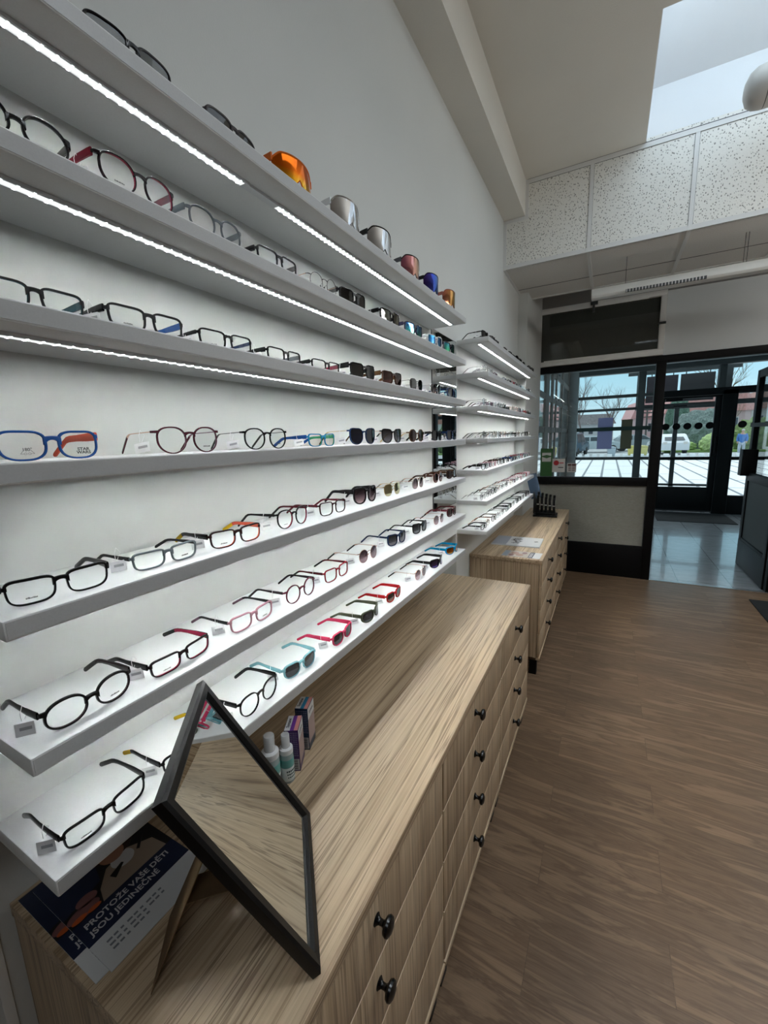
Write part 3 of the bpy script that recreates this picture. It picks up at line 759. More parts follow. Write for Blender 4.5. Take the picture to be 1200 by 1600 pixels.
def glasses(sp, loc, rz, scale, label, group):
    """sp: style, front material, inner material, temple out/in/tip materials, temple kind, lens"""
    st = sp['st']; sun = sp['lens'] != 'clear'
    o = thing('sunglasses' if sun else 'eyeglasses', label, 'sunglasses' if sun else 'glasses', loc, rz, group, scale)
    mats = lambda *k: [sp[x] for x in k]
    kid = repr(sorted((a, b.name if hasattr(b, 'name') else b) for a, b in sp.items()))
    put('frame_front', cached(('f', kid), lambda: front_mesh(st, sp.get('top', .25), sp.get('pads', False)).mesh('frame_front', mats('fm', 'fi'), smooth=True)), o)
    for s in (-1, 1):
        put('lens', cached(('l', st, sp['lens'], s), lambda: lens_mesh(st, s).mesh('lens', LENS[sp['lens']](), smooth=True)), o)
        put('temple', cached(('t', kid, s), lambda: temple_mesh(st, sp.get('tk', 'acet'), s).mesh('temple', mats('tm', 'ti', 'tt'), smooth=True)), o)
    if sp.get('tag', True): put('price_tag', TAG_ME, o)
    if sp.get('pr'): put('lens_print', print_mesh(st, sp['pr'], len(label)).mesh('lens_print', M_PRINT), o)
    return o
K = acetate((.006, .006, .007)); KM = acetate((.012, .012, .013), .5)
def sp(st, f, i=None, t=None, ti=None, tt=None, lens='clear', tk='acet', **kw):
    t = t or f
    return dict(st=st, fm=f, fi=i or f, tm=t, ti=ti or (i or t), tt=tt or t, lens=lens, tk=tk, **kw)
A = acetate
CRIM = A((.28, .015, .05)); PINK = A((.62, .32, .38)); HOT = A((.75, .05, .14)); RED = A((.55, .015, .02)); WINE = A((.09, .012, .018)); BURG = A((.075, .014, .022))
NAVY = A((.012, .03, .085)); BLUE = A((.02, .09, .32)); CYAN = A((.0, .25, .48)); ORG = A((.62, .13, .07)); YEL = A((.80, .52, .02)); GREYM = A((.17, .20, .215), .45)
SLATE = A((.11, .13, .145), .4); OLIVE = A((.075, .085, .05), .45); BRN = A((.05, .022, .014)); TORT = A((.09, .04, .015)); SALM = A((.70, .12, .07))
TEAL = A((.03, .09, .11)); LBLU = clearac((.36, .66, .74)); CLR = clearac((.72, .68, .62)); GREEN = A((.05, .35, .18)); BBLUE = A((.02, .22, .45)); WHT = A((.75, .76, .78))
GOLD = metalm((.75, .52, .26)); ROSE = metalm((.75, .46, .36)); SILV = metalm((.62, .62, .64)); GUN = metalm((.09, .09, .10)); LILAC = A((.20, .12, .16)); DTEMP = A((.02, .014, .016))
GB = clearac((.10, .09, .10))
NEAR = {
 7: [(sp('rect', K, pr=-1), 'black rectangular glasses at the left end of the lowest near shelf'),
     (sp('rect', K, t=K, ti=YEL, tt=YEL), 'black glasses with yellow inner temples behind the framed mirror'),
     (sp('panto', K), 'black round glasses beside the top corner of the framed mirror'),
     (sp('kids', LBLU, lens='grey'), 'translucent light blue sunglasses with grey lenses on the lowest near shelf'),
     (sp('kids', HOT, lens='grey', tk='sport'), 'hot pink sunglasses with grey lenses'),
     (sp('sport', OLIVE, lens='grey', tk='sport'), 'olive green wraparound sunglasses'),
     (sp('kids', RED, lens='m_redgrey', tk='sport'), 'bright red sunglasses on the lowest near shelf'),
     (sp('wire', ROSE, tt=KM, lens='violet', tk='wire', pads=True), 'thin rose gold round sunglasses on the lowest near shelf'),
     (sp('sport', K, lens='m_purple', tk='sport'), 'black sporty sunglasses with purple lenses beside the bright blue pair'),
     (sp('sport', CYAN, lens='m_orange', tk='sport'), 'bright blue sunglasses with orange lenses')],
 6: [(sp('oval', K, i=A((.05, .03, .035)), ti=A((.03, .02, .022)), pr=1), 'black oval glasses at the left end of the sixth near shelf'),
     (sp('slim', A((.014, .006, .008)), i=CRIM, t=K, ti=CRIM, pr=-1), 'slim black glasses with crimson inner side'),
     (sp('rect', PINK, t=K, tt=LILAC, tk='thin', pr=1), 'pale pink rectangular glasses'),
     (sp('round', A((.12, .02, .04)), t=DTEMP, tk='thin'), 'dark red round glasses with dark temples'),
     (sp('tall', A((.30, .012, .025)), t=A((.10, .01, .014)), tt=K, tk='thin'), 'bright red rectangular glasses with black temple tips'),
     (sp('wire', ROSE, tt=K, lens='violet', tk='wire', pads=True), 'gold round sunglasses with violet gradient lenses beside the red rectangular glasses'),
     (sp('way', NAVY, t=NAVY, lens='smoke', tk='thin'), 'navy square sunglasses on the sixth near shelf'),
     (sp('way', K, lens='smoke', tk='thin'), 'black square sunglasses next to the navy pair'),
     (sp('wire', ROSE, tt=DTEMP, lens='violet', tk='wire', pads=True), 'rose gold round sunglasses near the right end of the sixth near shelf'),
     (sp('way', WINE, lens='wine'), 'wine red sunglasses at the right end of the sixth near shelf')],
 5: [(sp('rect', K, top=.6, pr=-1), 'thick black rectangular glasses at the left end of the fifth near shelf'),
     (sp('slim', GREYM, t=KM, tk='thin', pr=1), 'matte grey rectangular glasses'),
     (sp('rect', A((.03, .012, .012)), i=SALM, t=K, tt=YEL, pr=-1), 'black glasses with coral inner rims and yellow temple tips'),
     (sp('panto', K, i=CRIM, t=K, ti=WINE, tk='thin', pr=-1), 'black round glasses with red inner rims'),
     (sp('tall', A((.035, .008, .012)), t=A((.12, .015, .025)), tk='thin'), 'dark burgundy square glasses with wine red temples'),
     (sp('big', K, lens='violet', tk='wide'), 'big black sunglasses with violet gradient lenses and wide temples'),
     (sp('wirec', GOLD, t=GOLD, tt=CLR, lens='m_gold', tk='wire', pads=True), 'gold mirrored sunglasses with thin metal frame'),
     (sp('round', CLR, t=ROSE, tt=CLR, lens='violet', tk='wire'), 'pale rose round sunglasses on the fifth near shelf'),
     (sp('round', A((.16, .07, .06)), t=BRN, lens='wine'), 'brown round sunglasses on the fifth near shelf'),
     (sp('way', BRN, t=TORT, lens='wine'), 'dark brown sunglasses at the right end of the fifth near shelf')],
 4: [(sp('soft', BLUE, t=SALM, ti=SALM, tt=SALM, tag=False, tk='sport'), 'blue glasses with red temples and black lettering on a lens'),
     (sp('panto', BURG, i=LILAC, t=ROSE, tt=BURG, tk='wire', pr=1), 'burgundy round glasses with thin metal temples'),
     (sp('panto', K, t=GUN, tt=K, tk='wire', pr=1), 'black round glasses with thin metal temples'),
     (sp('rect', BBLUE, i=GREEN, t=BLUE, ti=GREEN), 'blue rectangular glasses with green inner rims'),
     (sp('cat', NAVY, t=GOLD, tt=TORT, lens='navy', tk='wire'), 'navy cat eye sunglasses with gold temples'),
     (sp('cat', K, t=ROSE, tt=K, lens='smoke', tk='wire'), 'black cat eye sunglasses with grey gradient lenses'),
     (sp('round', A((.12, .06, .03)), t=GOLD, lens='wine', tk='wire'), 'brown round sunglasses on the fourth near shelf'),
     (sp('square', K, lens='dark'), 'black square sunglasses on the fourth near shelf'),
     (sp('square', NAVY, lens='navy'), 'navy sunglasses in front of the wall mirror')],
 3: [(sp('rect', KM, ti=TEAL, tt=TEAL, i=TEAL), 'black glasses with teal inner temples at the left end of the third near shelf'),
     (sp('rect', KM, ti=BLUE, t=K, pr=-1), 'black rectangular glasses with blue inner temples'),
     (sp('rect', K, ti=NAVY, tk='thin', pr=-1), 'thin black glasses with navy inner temples'),
     (sp('rect', K, ti=SLATE), 'black rectangular glasses with slate inner temples'),
     (sp('rect', K, ti=CRIM, tt=CRIM), 'black glasses with red inner temples'),
     (sp('way', K, lens='dark', tk='wide'), 'black sunglasses with dark lenses beside the glasses with red temples'),
     (sp('way', BRN, t=TORT, lens='wine', tk='wide'), 'tortoiseshell brown sunglasses on the third near shelf'),
     (sp('wirec', GUN, tt=K, lens='dark', tk='wire'), 'dark lens sunglasses with thin gunmetal frame'),
     (sp('wirec', SILV, lens='brown', tk='wire'), 'silver sunglasses with pale brown lenses'),
     (sp('square', NAVY, lens='smoke'), 'dark navy sunglasses at the right end of the third near shelf')],
 2: [(sp('oval', K, tag=False), 'black round glasses at the left end of the second near shelf'),
     (sp('panto', A((.012, .006, .008)), i=CRIM, t=A((.16, .012, .025)), ti=A((.10, .01, .02)), pr=-1), 'black round glasses with crimson temples'),
     (sp('panto', SLATE, t=SLATE), 'slate grey round glasses'),
     (sp('rect', K, pr=-1), 'black rectangular glasses beside the slate grey pair'),
     (sp('wire', GUN, t=ROSE, tk='wire', pads=True), 'thin black wire round glasses'),
     (sp('way', K, lens='dark', tk='sport'), 'black sunglasses beside the thin wire glasses'),
     (sp('way', K, lens='olive', tk='sport'), 'black sunglasses with olive lenses'),
     (sp('way', A((.02, .02, .05)), lens='m_bluegreen', tk='sport'), 'dark sunglasses with blue green mirror lenses'),
     (sp('way', WHT, lens='m_blue', tk='sport'), 'white sunglasses with blue mirror lenses'),
     (sp('way', A((.015, .015, .03)), lens='m_green', tk='sport'), 'dark sunglasses with green mirror lenses')],
 1: [(sp('low', K, lens='olive', tk='thin', tag=False), 'black sunglasses at the left end of the top near shelf'),
     (sp('low', GB, lens='dark', tk='thin', tag=False), 'second pair of dark sunglasses on the top near shelf')],
}
POS = {
 7: [(.182, .359, .8, .074), (.180, .533, 1.5, .069), (.189, .729, 3.7, .074), (.178, .903, -4.8, .071), (.184, 1.118, 3.9, .069), (.181, 1.312, 4.2, .068), (.180, 1.514, -.5, .068), (.176, 1.812, -.7, .071), (.176, 2.022, -2.8, .072), (.169, 2.291, -8.3, .071)],
 6: [(.180, .363, 1.5, .074), (.183, .537, 2.7, .073), (.178, .741, -.5, .073), (.180, .928, .7, .071), (.174, 1.120, -.1, .071), (.166, 1.341, -1.7, .071), (.157, 1.603, -7.1, .072), (.160, 1.848, -5.1, .071), (.172, 2.075, -3.6, .070), (.163, 2.309, -2.5, .070)],
 5: [(.178, .350, -7.6, .073), (.174, .538, -1.1, .071), (.183, .711, -5.7, .073), (.174, .923, 2.4, .071), (.169, 1.126, -3.6, .071), (.150, 1.364, -4.9, .071), (.152, 1.583, -4.8, .070), (.159, 1.837, 0, .070), (.156, 2.111, -.3, .070), (.156, 2.326, -3.4, .069)],
 4: [(.172, .372, -.2, .071), (.182, .612, -5.6, .072), (.178, .839, -7, .071), (.164, 1.094, -.5, .069), (.183, 1.308, -7.8, .073), (.179, 1.541, -6.3, .072), (.183, 1.775, -4.5, .074), (.170, 2.064, .3, .070), (.174, 2.275, -2, .072)],
 3: [(.171, .382, -.6, .072), (.183, .553, -1.6, .074), (.177, .741, -3.9, .073), (.170, .941, .8, .069), (.164, 1.136, -3.4, .069), (.190, 1.314, -5.6, .071), (.195, 1.525, -5.8, .070), (.187, 1.775, -1.9, .070), (.192, 1.997, -1.2, .070), (.195, 2.231, -2.4, .070)],
 2: [(.190, .385, -3.2, .071), (.195, .559, 2.8, .074), (.187, .732, 0, .072), (.190, .917, -.2, .074), (.189, 1.111, -2.3, .069), (.190, 1.268, -5.2, .070), (.195, 1.522, -4.3, .070), (.195, 1.739, -8, .071), (.195, 1.985, -8, .071), (.198, 2.179, -3.4, .070)],
 1: [(.184, .582, -2.6, .073), (.182, .806, 4, .073)],
}
for k in NEAR:
    for (s, lab), (x, y, a, hw) in zip(NEAR[k], POS[k]):
        g = glasses(s, (x, y, Z[k]), R(a), hw/.069, lab, 'glasses on the %s near shelf' % ORD[k])
        if k == 4 and y < .4:
            # lettering printed on the two lenses of the blue pair
            X = lambda yy: 1.3*(W*W-yy*yy)+.0014
            text_obj('lens_lettering', 'STAR', .0064, M_PRINT, g, frame((X(.042), .042, .0150), (-.05, 1, 0), (0, 0, 1)), .00005, bold=.03, sx=1.2)
            text_obj('lens_lettering', 'WARS', .0064, M_PRINT, g, frame((X(.042), .042, .0098), (-.05, 1, 0), (0, 0, 1)), .00005, bold=.03, sx=1.2)
            text_obj('lens_lettering', '180\u00b0', .0065, M_PRINT, g, frame((X(.033), -.033, .0165), (.05, 1, 0), (0, 0, 1)), .00005, bold=.012)
            pm = MB(); x = X(.033)
            for cy_ in (-.0355, -.0305):
                pm.tube([(x, cy_+.0017*math.cos(q*PI/5), .0105+.0014*math.sin(q*PI/5)) for q in range(11)], .0002, 4)
            pm.bar((x, -.0415, .0105), (x, -.0372, .0105), .0002, .0004); pm.bar((x, -.0288, .0105), (x, -.0245, .0105), .0002, .0004)
            pm.bar((x, -.0415, .0105), (x, -.037, .016), .0002, .0004); pm.bar((x, -.0245, .0105), (x, -.029, .016), .0002, .0004)
            pm.build('lens_emblem', M_PRINT, g)
# shield sunglasses on the top shelf
def shield(x, y, a, hw, lens, rim, label, h=.062, k=5.2, half=False):
    o = thing('sunglasses', label, 'sunglasses', (x, y, Z[1]), R(a), 'glasses on the top near shelf', hw/.069)
    X = lambda yy: k*(W*W-yy*yy)
    n = 28; m = MB(); top, bot = [], []
    for i in range(n+1):
        t = -1+2*i/n; yy = t*(W-.001)
        top.append((yy, h*(1-.16*abs(t)**4)-(.010*max(0, abs(t)-.75)/.25)))
        nose = .016*max(0, 1-abs(yy)/.016)
        bot.append((yy, .002+nose+.022*abs(t)**6))
    for dx in (.0008, -.0008):
        o0 = len(m.v)
        for (ya, za), (yb, zb) in zip(top, bot):
            for q in range(5): m.v.append((X(ya)+dx-.004*(q/4-.5)**2, ya, za+(zb-za)*q/4))
        for i in range(n):
            for q in range(4): m.f.append((o0+i*5+q, o0+i*5+q+1, o0+(i+1)*5+q+1, o0+(i+1)*5+q)); m.mi.append(0)
    m.build('lens', LENS[lens](), o, smooth=True, fix=False)
    f = MB(); f.tube([(X(a_)-.001, a_, z_+.0005) for a_, z_ in top], .0024, 6); f.tube([(X(a_)-.001, a_, z_) for a_, z_ in bot[(0 if not half else 9):(None if not half else 20)]], .0016, 5)
    f.build('frame_front', rim, o, smooth=True)
    hz = h*.74
    for s in (-1, 1):
        t = MB(); loops = []
        for xx, z, q, th in ((.002, hz, .016, .004), (-.02, hz, .015, .0042), (-.06, hz-.002, .011, .004), (-.09, hz-.004, .009, .0038), (-.108, hz-.012, .009, .0038), (-.124, hz*.5, .009, .0038), (-.138, .007, .008, .0035)):
            yy = s*(W-.001-.004*max(0, -xx-.05)/.08)
            loops.append([(xx, yy-th/2, z-q/2), (xx, yy+th/2, z-q/2), (xx, yy+th/2, z+q/2), (xx, yy-th/2, z+q/2)])
        loops[-1] = [(p[0], p[1], max(.0005, p[2])) for p in loops[-1]]
        t.loops(loops); t.build('temple', rim, o, smooth=True)
shield(.184, 1.004, -2.5, .074, 's_orange', A((.75, .16, .02)), 'orange mirrored shield sunglasses', h=.060)
shield(.186, 1.252, -4.2, .073, 's_silver', SILV, 'frameless silver shield sunglasses', h=.074)
shield(.188, 1.470, -8, .071, 's_silver', K, 'silver shield sunglasses with black rim', h=.080)
shield(.190, 1.730, -8, .069, 's_pink', GUN, 'pink and bronze shield sunglasses', h=.080)
shield(.190, 1.958, -8, .067, 's_blue', K, 'bright blue shield sunglasses with black rim', h=.086)
shield(.192, 2.195, -8, .066, 's_amber', A((.35, .12, .10)), 'amber shield sunglasses at the right end of the top near shelf', h=.084)

# far unit: each pair a copy of one of a few prototypes, with its own label
NTH = ['first', 'second', 'third', 'fourth', 'fifth', 'sixth', 'seventh', 'eighth', 'ninth', 'tenth', 'eleventh', 'twelfth', 'thirteenth']
PRO = {}
def proto(key, s):
    PRO[key] = s
for key, s in dict(
  blackrect=sp('rect', K), blackpanto=sp('panto', K, t=GUN, tk='wire'), pinkrect=sp('rect', PINK, tk='thin'), redrect=sp('tall', A((.30, .012, .025)), tk='thin'), silverwire=sp('wire', SILV, tk='wire', pads=True),
  goldwire=sp('wirec', ROSE, tk='wire', pads=True), bluerect=sp('rect', NAVY, ti=BLUE), clearpanto=sp('panto', CLR), brownround=sp('round', BRN, tk='thin'), gunwire=sp('wirec', GUN, tt=K, tk='wire', pads=True),
  violetrect=sp('rect', LILAC, tk='thin'), greyrect=sp('slim', GREYM, t=KM, tk='thin'), blacksun=sp('way', K, lens='dark', tk='thin'), blacksport=sp('sport', K, lens='dark', tk='sport'), brownsun=sp('square', BRN, lens='wine'), bigsun=sp('big', K, lens='dark')).items(): proto(key, s)
DESC = dict(blackrect='black rectangular glasses', blackpanto='black round glasses', pinkrect='pink rectangular glasses', redrect='red rectangular glasses', silverwire='silver wire glasses', goldwire='rose gold wire glasses', bluerect='navy glasses', clearpanto='clear frame glasses', brownround='dark brown round glasses', gunwire='gunmetal wire glasses', violetrect='plum glasses', greyrect='grey slim glasses', blacksun='black square sunglasses', blacksport='black sporty sunglasses', brownsun='dark brown sunglasses', bigsun='big black sunglasses')
FAR = {
 1: ['blacksun', 'blacksport', 'blacksun', None, 'brownsun', 'blacksport', 'blacksun', 'bigsun', 'bigsun', 'blacksun', None, 'bigsun', 'bigsun'],
 2: ['silverwire', 'gunwire', 'violetrect', None, 'bluerect', 'blackrect', 'redrect', 'brownround', 'blackpanto', 'gunwire', 'blackrect', 'blackpanto', 'silverwire'],
 3: ['gunwire', 'violetrect', 'silverwire', 'gunwire', 'blackpanto', 'blackrect', 'clearpanto', 'goldwire', 'blackpanto', 'gunwire', 'redrect', 'brownround', 'blackrect'],
 4: ['gunwire', 'silverwire', 'clearpanto', 'gunwire', 'goldwire', 'silverwire', 'gunwire', 'blackrect', 'goldwire', 'silverwire', 'gunwire', 'brownround', 'silverwire'],
 5: ['blackrect', 'violetrect', 'pinkrect', 'brownround', 'blackrect', 'blackpanto', 'bluerect', 'blackrect', 'blackpanto', 'redrect', 'blackrect', 'greyrect', 'violetrect'],
 6: ['silverwire', 'gunwire', 'blackpanto', 'goldwire', 'silverwire', 'gunwire', 'goldwire', 'violetrect', 'silverwire', 'pinkrect', 'gunwire', 'redrect', 'pinkrect'],
 7: ['blackrect', 'goldwire', 'brownround', 'silverwire', 'gunwire', 'greyrect', 'blackrect', 'gunwire', 'blackpanto', 'blackrect', 'gunwire', 'blackpanto', 'blackrect'],
}
made = {}
for k in FAR:
    nn = -1
    for i, key in enumerate(FAR[k]):
        if not key: continue
        nn += 1
        loc = (.172+rnd.uniform(-.006, .006), Y2+.085+i*.161, Z[k]); rz = R(rnd.uniform(-4, 4))
        lab = '%s, %s from the near end of the %s far shelf' % (DESC[key], NTH[nn], ORD[k])
        grp = 'glasses on the %s far shelf' % ORD[k]
        if key not in made: made[key] = glasses(PRO[key], loc, rz, 1.0, lab, grp)
        else:
            c = copy_tree(made[key]); c.location = loc; c.rotation_euler = (0, 0, rz); c['label'] = lab; c['group'] = grp

# ------------------------------------------------------------------ dressers
XF = .56; ZT = .95
M_EDGELIT = plain('lit_wood_edge', (.66, .52, .36), .4)  # light caught by upper drawer edges, put in as paler wood
def knob(parent, y, z):
    m = MB(); m.lathe([(.0135, 0), (.0135, .003), (.010, .006), (.007, .010), (.0065, .018), (.009, .022), (.0185, .026), (.021, .031), (.0195, .036), (.012, .040), (.001, .0415)], 20, (0, 0, 0), axis='x')
    k = m.build('knob', M_KNOB, parent, smooth=True); k.location = (XF-.002, y, z)
ROWS = [(.916, .743), (.739, .552), (.548, .357), (.353, .160)]
def cabinet(y0, y1, xb, label, group, kn, gap):
    o = thing('drawer_cabinet', label, 'drawer cabinet', (0, y0, 0), 0, group); L = y1-y0
    m = MB(); m.box(xb, XF-.021, 0, L, .137, .918); m.build('body', M_WOODZ, o)
    m = MB(); m.box(xb, XF+.004, 0, L, .135, .155); m.build('bottom_rail', M_WOODY, o, bevel=.0015)
    for z1, z0 in ROWS:
        d = MB().box(XF-.019, XF, gap, L-gap, z0, z1).build('drawer', [M_WOODZ, M_EDGELIT], o, bevel=.0016)
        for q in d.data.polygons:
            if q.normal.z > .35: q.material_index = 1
        knob(d, kn, z1-.060)
    for x in (XF-.075, xb+.03):
        for y in (.02, L-.075):
            MB().box(x, x+.055, y, y+.055, 0, .136).build('foot', M_BLACK, o, bevel=.002)
W3 = .7985
for i, nm in enumerate(['near drawer cabinet beside the framed mirror, nearest the viewer', 'middle drawer cabinet of the near dresser', 'last drawer cabinet of the near dresser, beside the gap']):
    cabinet(.281+i*(W3-.0), .281+(i+1)*W3-(.004 if i == 0 else .001), -.108, nm, 'drawer cabinets of the near dresser', [.38, .35, .33][i], .0025)
for i, nm in enumerate(['first drawer cabinet of the far dresser, under the catalogue', 'middle drawer cabinet of the far dresser', 'last drawer cabinet of the far dresser, beside the front wall']):
    cabinet(3.222+i*.794, 3.222+(i+1)*.794-.001, .003, nm, 'drawer cabinets of the far dresser', .39, .0025)
tag(MB().box(-.110, XF+.003, .279, 2.668, .918, ZT).build('worktop', M_WOODY, bevel=.0015), 'long zebra wood worktop of the near dresser', 'worktop')
tag(MB().box(.002, XF+.003, 3.219, 5.604, .918, ZT).build('worktop', M_WOODY, bevel=.0015), 'long zebra wood worktop of the far dresser', 'worktop')

# ------------------------------------------------------------------ framed mirror on an easel
def easel_mirror():
    B = Vector((.548, .477, ZT)); e = Vector((-.66342, .74824, 0)); u = Vector((-.34550, -.30633, .88701)); n = e.cross(u)
    o = thing('table_mirror', 'black framed mirror leaning on the near dresser', 'mirror')
    mm = Matrix((e, n, u)).transposed().to_4x4(); mm.translation = B+Vector((0, 0, .006))
    o.matrix_world = mm      # local x along the width, y out of the back or front, z up the frame
    s = 1 if n.z > 0 else -1  # front side sign along local y
    Wd, Hh, b, t = .330, .460, .027, .018
    m = MB()
    prof = [(0, -t*.55), (0, t*.35), (.006, t*.55), (b-.007, t*.50), (b, t*.15), (b, -t*.55)]
    rings = []
    for r, d in prof:
        rings.append([(r, s*d, r), (Wd-r, s*d, r), (Wd-r, s*d, Hh-r), (r, s*d, Hh-r)])
    o0 = 0; m.v = [v for r in rings for v in r]
    for i in range(6):
        j = (i+1) % 6
        for q in range(4): m.f.append((i*4+q, i*4+(q+1) % 4, j*4+(q+1) % 4, j*4+q)); m.mi.append(0)
    m.build('frame', plain('black_frame', (.004, .004, .0045), .42, 0, .22), o)
    MB().box(b-.002, Wd-b+.002, min(s*-.004, s*.001), max(s*-.004, s*.001), b-.002, Hh-b+.002).build('mirror_glass', M_MIRROR, o)
    MB().box(.006, Wd-.006, min(-s*t*.72, -s*.005), max(-s*t*.72, -s*.005), .006, Hh-.006).build('back_board', M_BROWNCARD, o)
    # easel leg: from the back board down to the dresser
    inv = mm.inverted()
    foot_c = Vector((.262+.0, .372, ZT+.001)); side = Vector((-.66342, .74824, 0))
    hb = B+e*.165+u*.30-n*s*.014
    leg = MB(); pts = []
    for p, w2 in ((foot_c, .062), (hb, .03)):
        for q in (-1, 1):
            for dd in (0, .003): pts.append(inv @ (p+side*w2*q+Vector((0, 0, dd)) if p is foot_c else p+side*w2*q+n*s*-dd))
    a = pts; leg.add(a, [(0, 1, 3, 2), (4, 6, 7, 5), (0, 2, 6, 4), (1, 5, 7, 3), (0, 4, 5, 1), (2, 3, 7, 6)])
    lg = leg.build('easel_leg', M_BROWNCARD, o)
    st = MB(); c0 = foot_c*.62+hb*.38; c1 = B+e*.165+u*.095-n*s*.014
    q = [inv @ (c0-side*.025), inv @ (c0+side*.025), inv @ (c1+side*.03), inv @ (c1-side*.03)]
    q2 = [inv @ (c0-side*.025+Vector((0, 0, .002))), inv @ (c0+side*.025+Vector((0, 0, .002))), inv @ (c1+side*.03+Vector((0, 0, .002))), inv @ (c1-side*.03+Vector((0, 0, .002)))]
    st.add(q+q2, [(0, 1, 2, 3), (4, 7, 6, 5), (0, 4, 5, 1), (1, 5, 6, 2), (2, 6, 7, 3), (3, 7, 4, 0)]); st.build('strut', M_BROWNCARD, lg)
easel_mirror()

# ------------------------------------------------------------------ leaflets, bottles, boxes on the near dresser
PAPER = plain('paper_white', (.66, .67, .68), .4)
INK = {n: plain('ink_'+n, c, .35) for n, c in dict(navy=(.012, .018, .05), dark=(.012, .010, .012), beige=(.34, .27, .21), skin=(.36, .19, .13), orange=(.55, .11, .03), mauve=(.22, .10, .10), white=(.62, .62, .64), grey=(.20, .21, .24), hair=(.03, .014, .012), sand=(.42, .36, .30), steel=(.28, .33, .40)).items()}
def leaflet(x0, y0, z, label, lines=True):
    # x0,y0: corner nearest the viewer on the customer side; sheet runs to -X and +Y
    o = thing('leaflet', label, 'leaflet', (x0, y0, z), 0, 'children lens leaflets')
    Lx, Ly = .298, .215
    MB().box(-Lx, 0, 0, Ly, 0, .0012).build('sheet', PAPER, o)
    def patch(nm, ink, polys, h):
        m = MB()
        for p in polys: m.prism(p, 'z', .0012, .0012+h)
        m.build(nm, INK[ink], o)
    patch('navy_band', 'navy', [[(-.138, 0), (-.075, 0), (-.075, Ly), (-.138, Ly)][::1]], .0002)
    patch('photo', 'dark', [[(-Lx, 0), (-.138, 0), (-.138, Ly), (-Lx, Ly)]], .0002)
    patch('photo_blue', 'navy', [[(-Lx, 0), (-.17, 0), (-.19, .08), (-Lx, .11)]], .0004)
    ell = lambda cx, cy, rx, ry, n=24: [(cx+rx*math.cos(2*PI*i/n), cy+ry*math.sin(2*PI*i/n)) for i in range(n)]
    patch('photo_jacket', 'beige', [[(-.138, .06), (-.138, .20), (-.185, .195), (-.215, .15), (-.205, .10), (-.17, .07)]], .0006)
    patch('photo_scarf', 'white', [ell(-.197, .132, .022, .024)], .0008)
    patch('photo_hair', 'hair', [ell(-.247, .132, .036, .046)], .0009)
    patch('photo_face', 'skin', [ell(-.232, .125, .026, .026)], .0011)
    patch('photo_collar', 'dark', [[(-.18, .095), (-.165, .10), (-.185, .128), (-.19, .125)]], .0011)
    patch('photo_lapel', 'dark', [[(-.19, .16), (-.185, .165), (-.215, .19), (-.218, .185)]], .0011)
    patch('photo_flowers', 'mauve', [ell(-.155, .03, .014, .03), ell(-.175, .045, .013, .02)], .0005)
    patch('photo_orange', 'orange', [ell(-.146, .018, .006, .014), ell(-.144, .045, .005, .013)], .0007)
    for i, (tx, bx) in enumerate((('PROTO\u017dE VA\u0160E D\u011aTI', -.118), ('JSOU JEDINE\u010cN\u00c9', -.096))):
        text_obj('headline', tx, .0185, INK['white'], o, frame((bx, .014, .0016), (0, 1, 0), (-1, 0, 0)), .0001, 'LEFT', bold=True)
    m = MB()
    for k in range(3):
        for q in range(9): m.box(-.058+k*.011, -.0535+k*.011, .022+q*.013, .032+q*.013-(q % 3)*.002, .0012, .0014) if not (k == 2 and q > 5) else None
    m.build('small_print', INK['grey'], o)
    return o
leaflet(.200, .290, ZT, 'lower of two childrens leaflets, showing only its left strip and bottom corner')
leaflet(.209, .312, ZT+.0022, 'upper leaflet with white headline and photo on the near dresser')

def bottle(x, y, h, r, label, g):
    o = thing('spray_bottle', label, 'spray bottle', (x, y, ZT), R(20), g)
    b = h*.66
    MB().lathe([(.001, 0), (r*.96, .0), (r, .004), (r, b*.9), (r*.94, b*.97), (r*.6, b), (r*.001, b)], 28).build('bottle_body', clearac((.62, .70, .70)), o, smooth=True)
    MB().lathe([(r*1.004, b*.52), (r*1.015, b*.53), (r*1.015, b*.76), (r*1.004, b*.77)], 28).build('green_label_band', plain('teal_label', (.10, .32, .30), .4), o, smooth=True)
    MB().lathe([(r*1.004, b*.08), (r*1.012, b*.085), (r*1.012, b*.5), (r*1.004, b*.505)], 28).build('white_label', plain('bottle_label_white', (.60, .66, .66), .4), o, smooth=True)
    MB().lathe([(r*.98, b*.93), (r*1.0, b*.96), (r*.98, b*1.08), (r*.6, b*1.12), (.001, b*1.12)], 28).build('collar', plain('white_plastic', (.75, .76, .77), .3), o, smooth=True)
    cp = MB().lathe([(r*.62, b*1.10), (r*.62, h*.985), (r*.55, h), (.001, h)], 28).build('cap', clearac((.82, .84, .85)), o, smooth=True)
    MB().lathe([(r*.45, b*1.1), (r*.45, h*.90), (r*.40, h*.93), (.001, h*.93)], 20).build('nozzle', _M['white_plastic'], cp, smooth=True)
    m = MB()
    for k in range(3):
        for q in range(7):
            a = R(-70+q*16+k*4); m.obox(Matrix.Rotation(a, 4, 'Z') @ Matrix.Translation((r*1.014, 0, b*(.4-.1*k))), .0006, .0035+.001*(q % 2), .005-.001*k)
    m.build('label_print', plain('label_print_dark', (.03, .06, .06), .5), o)
bottle(.190, .748, .168, .0235, 'taller white spray bottle with teal label behind the framed mirror', 'spray bottles on the near dresser')
bottle(.203, .795, .142, .019, 'smaller spray bottle between the taller bottle and the purple box', 'spray bottles on the near dresser')
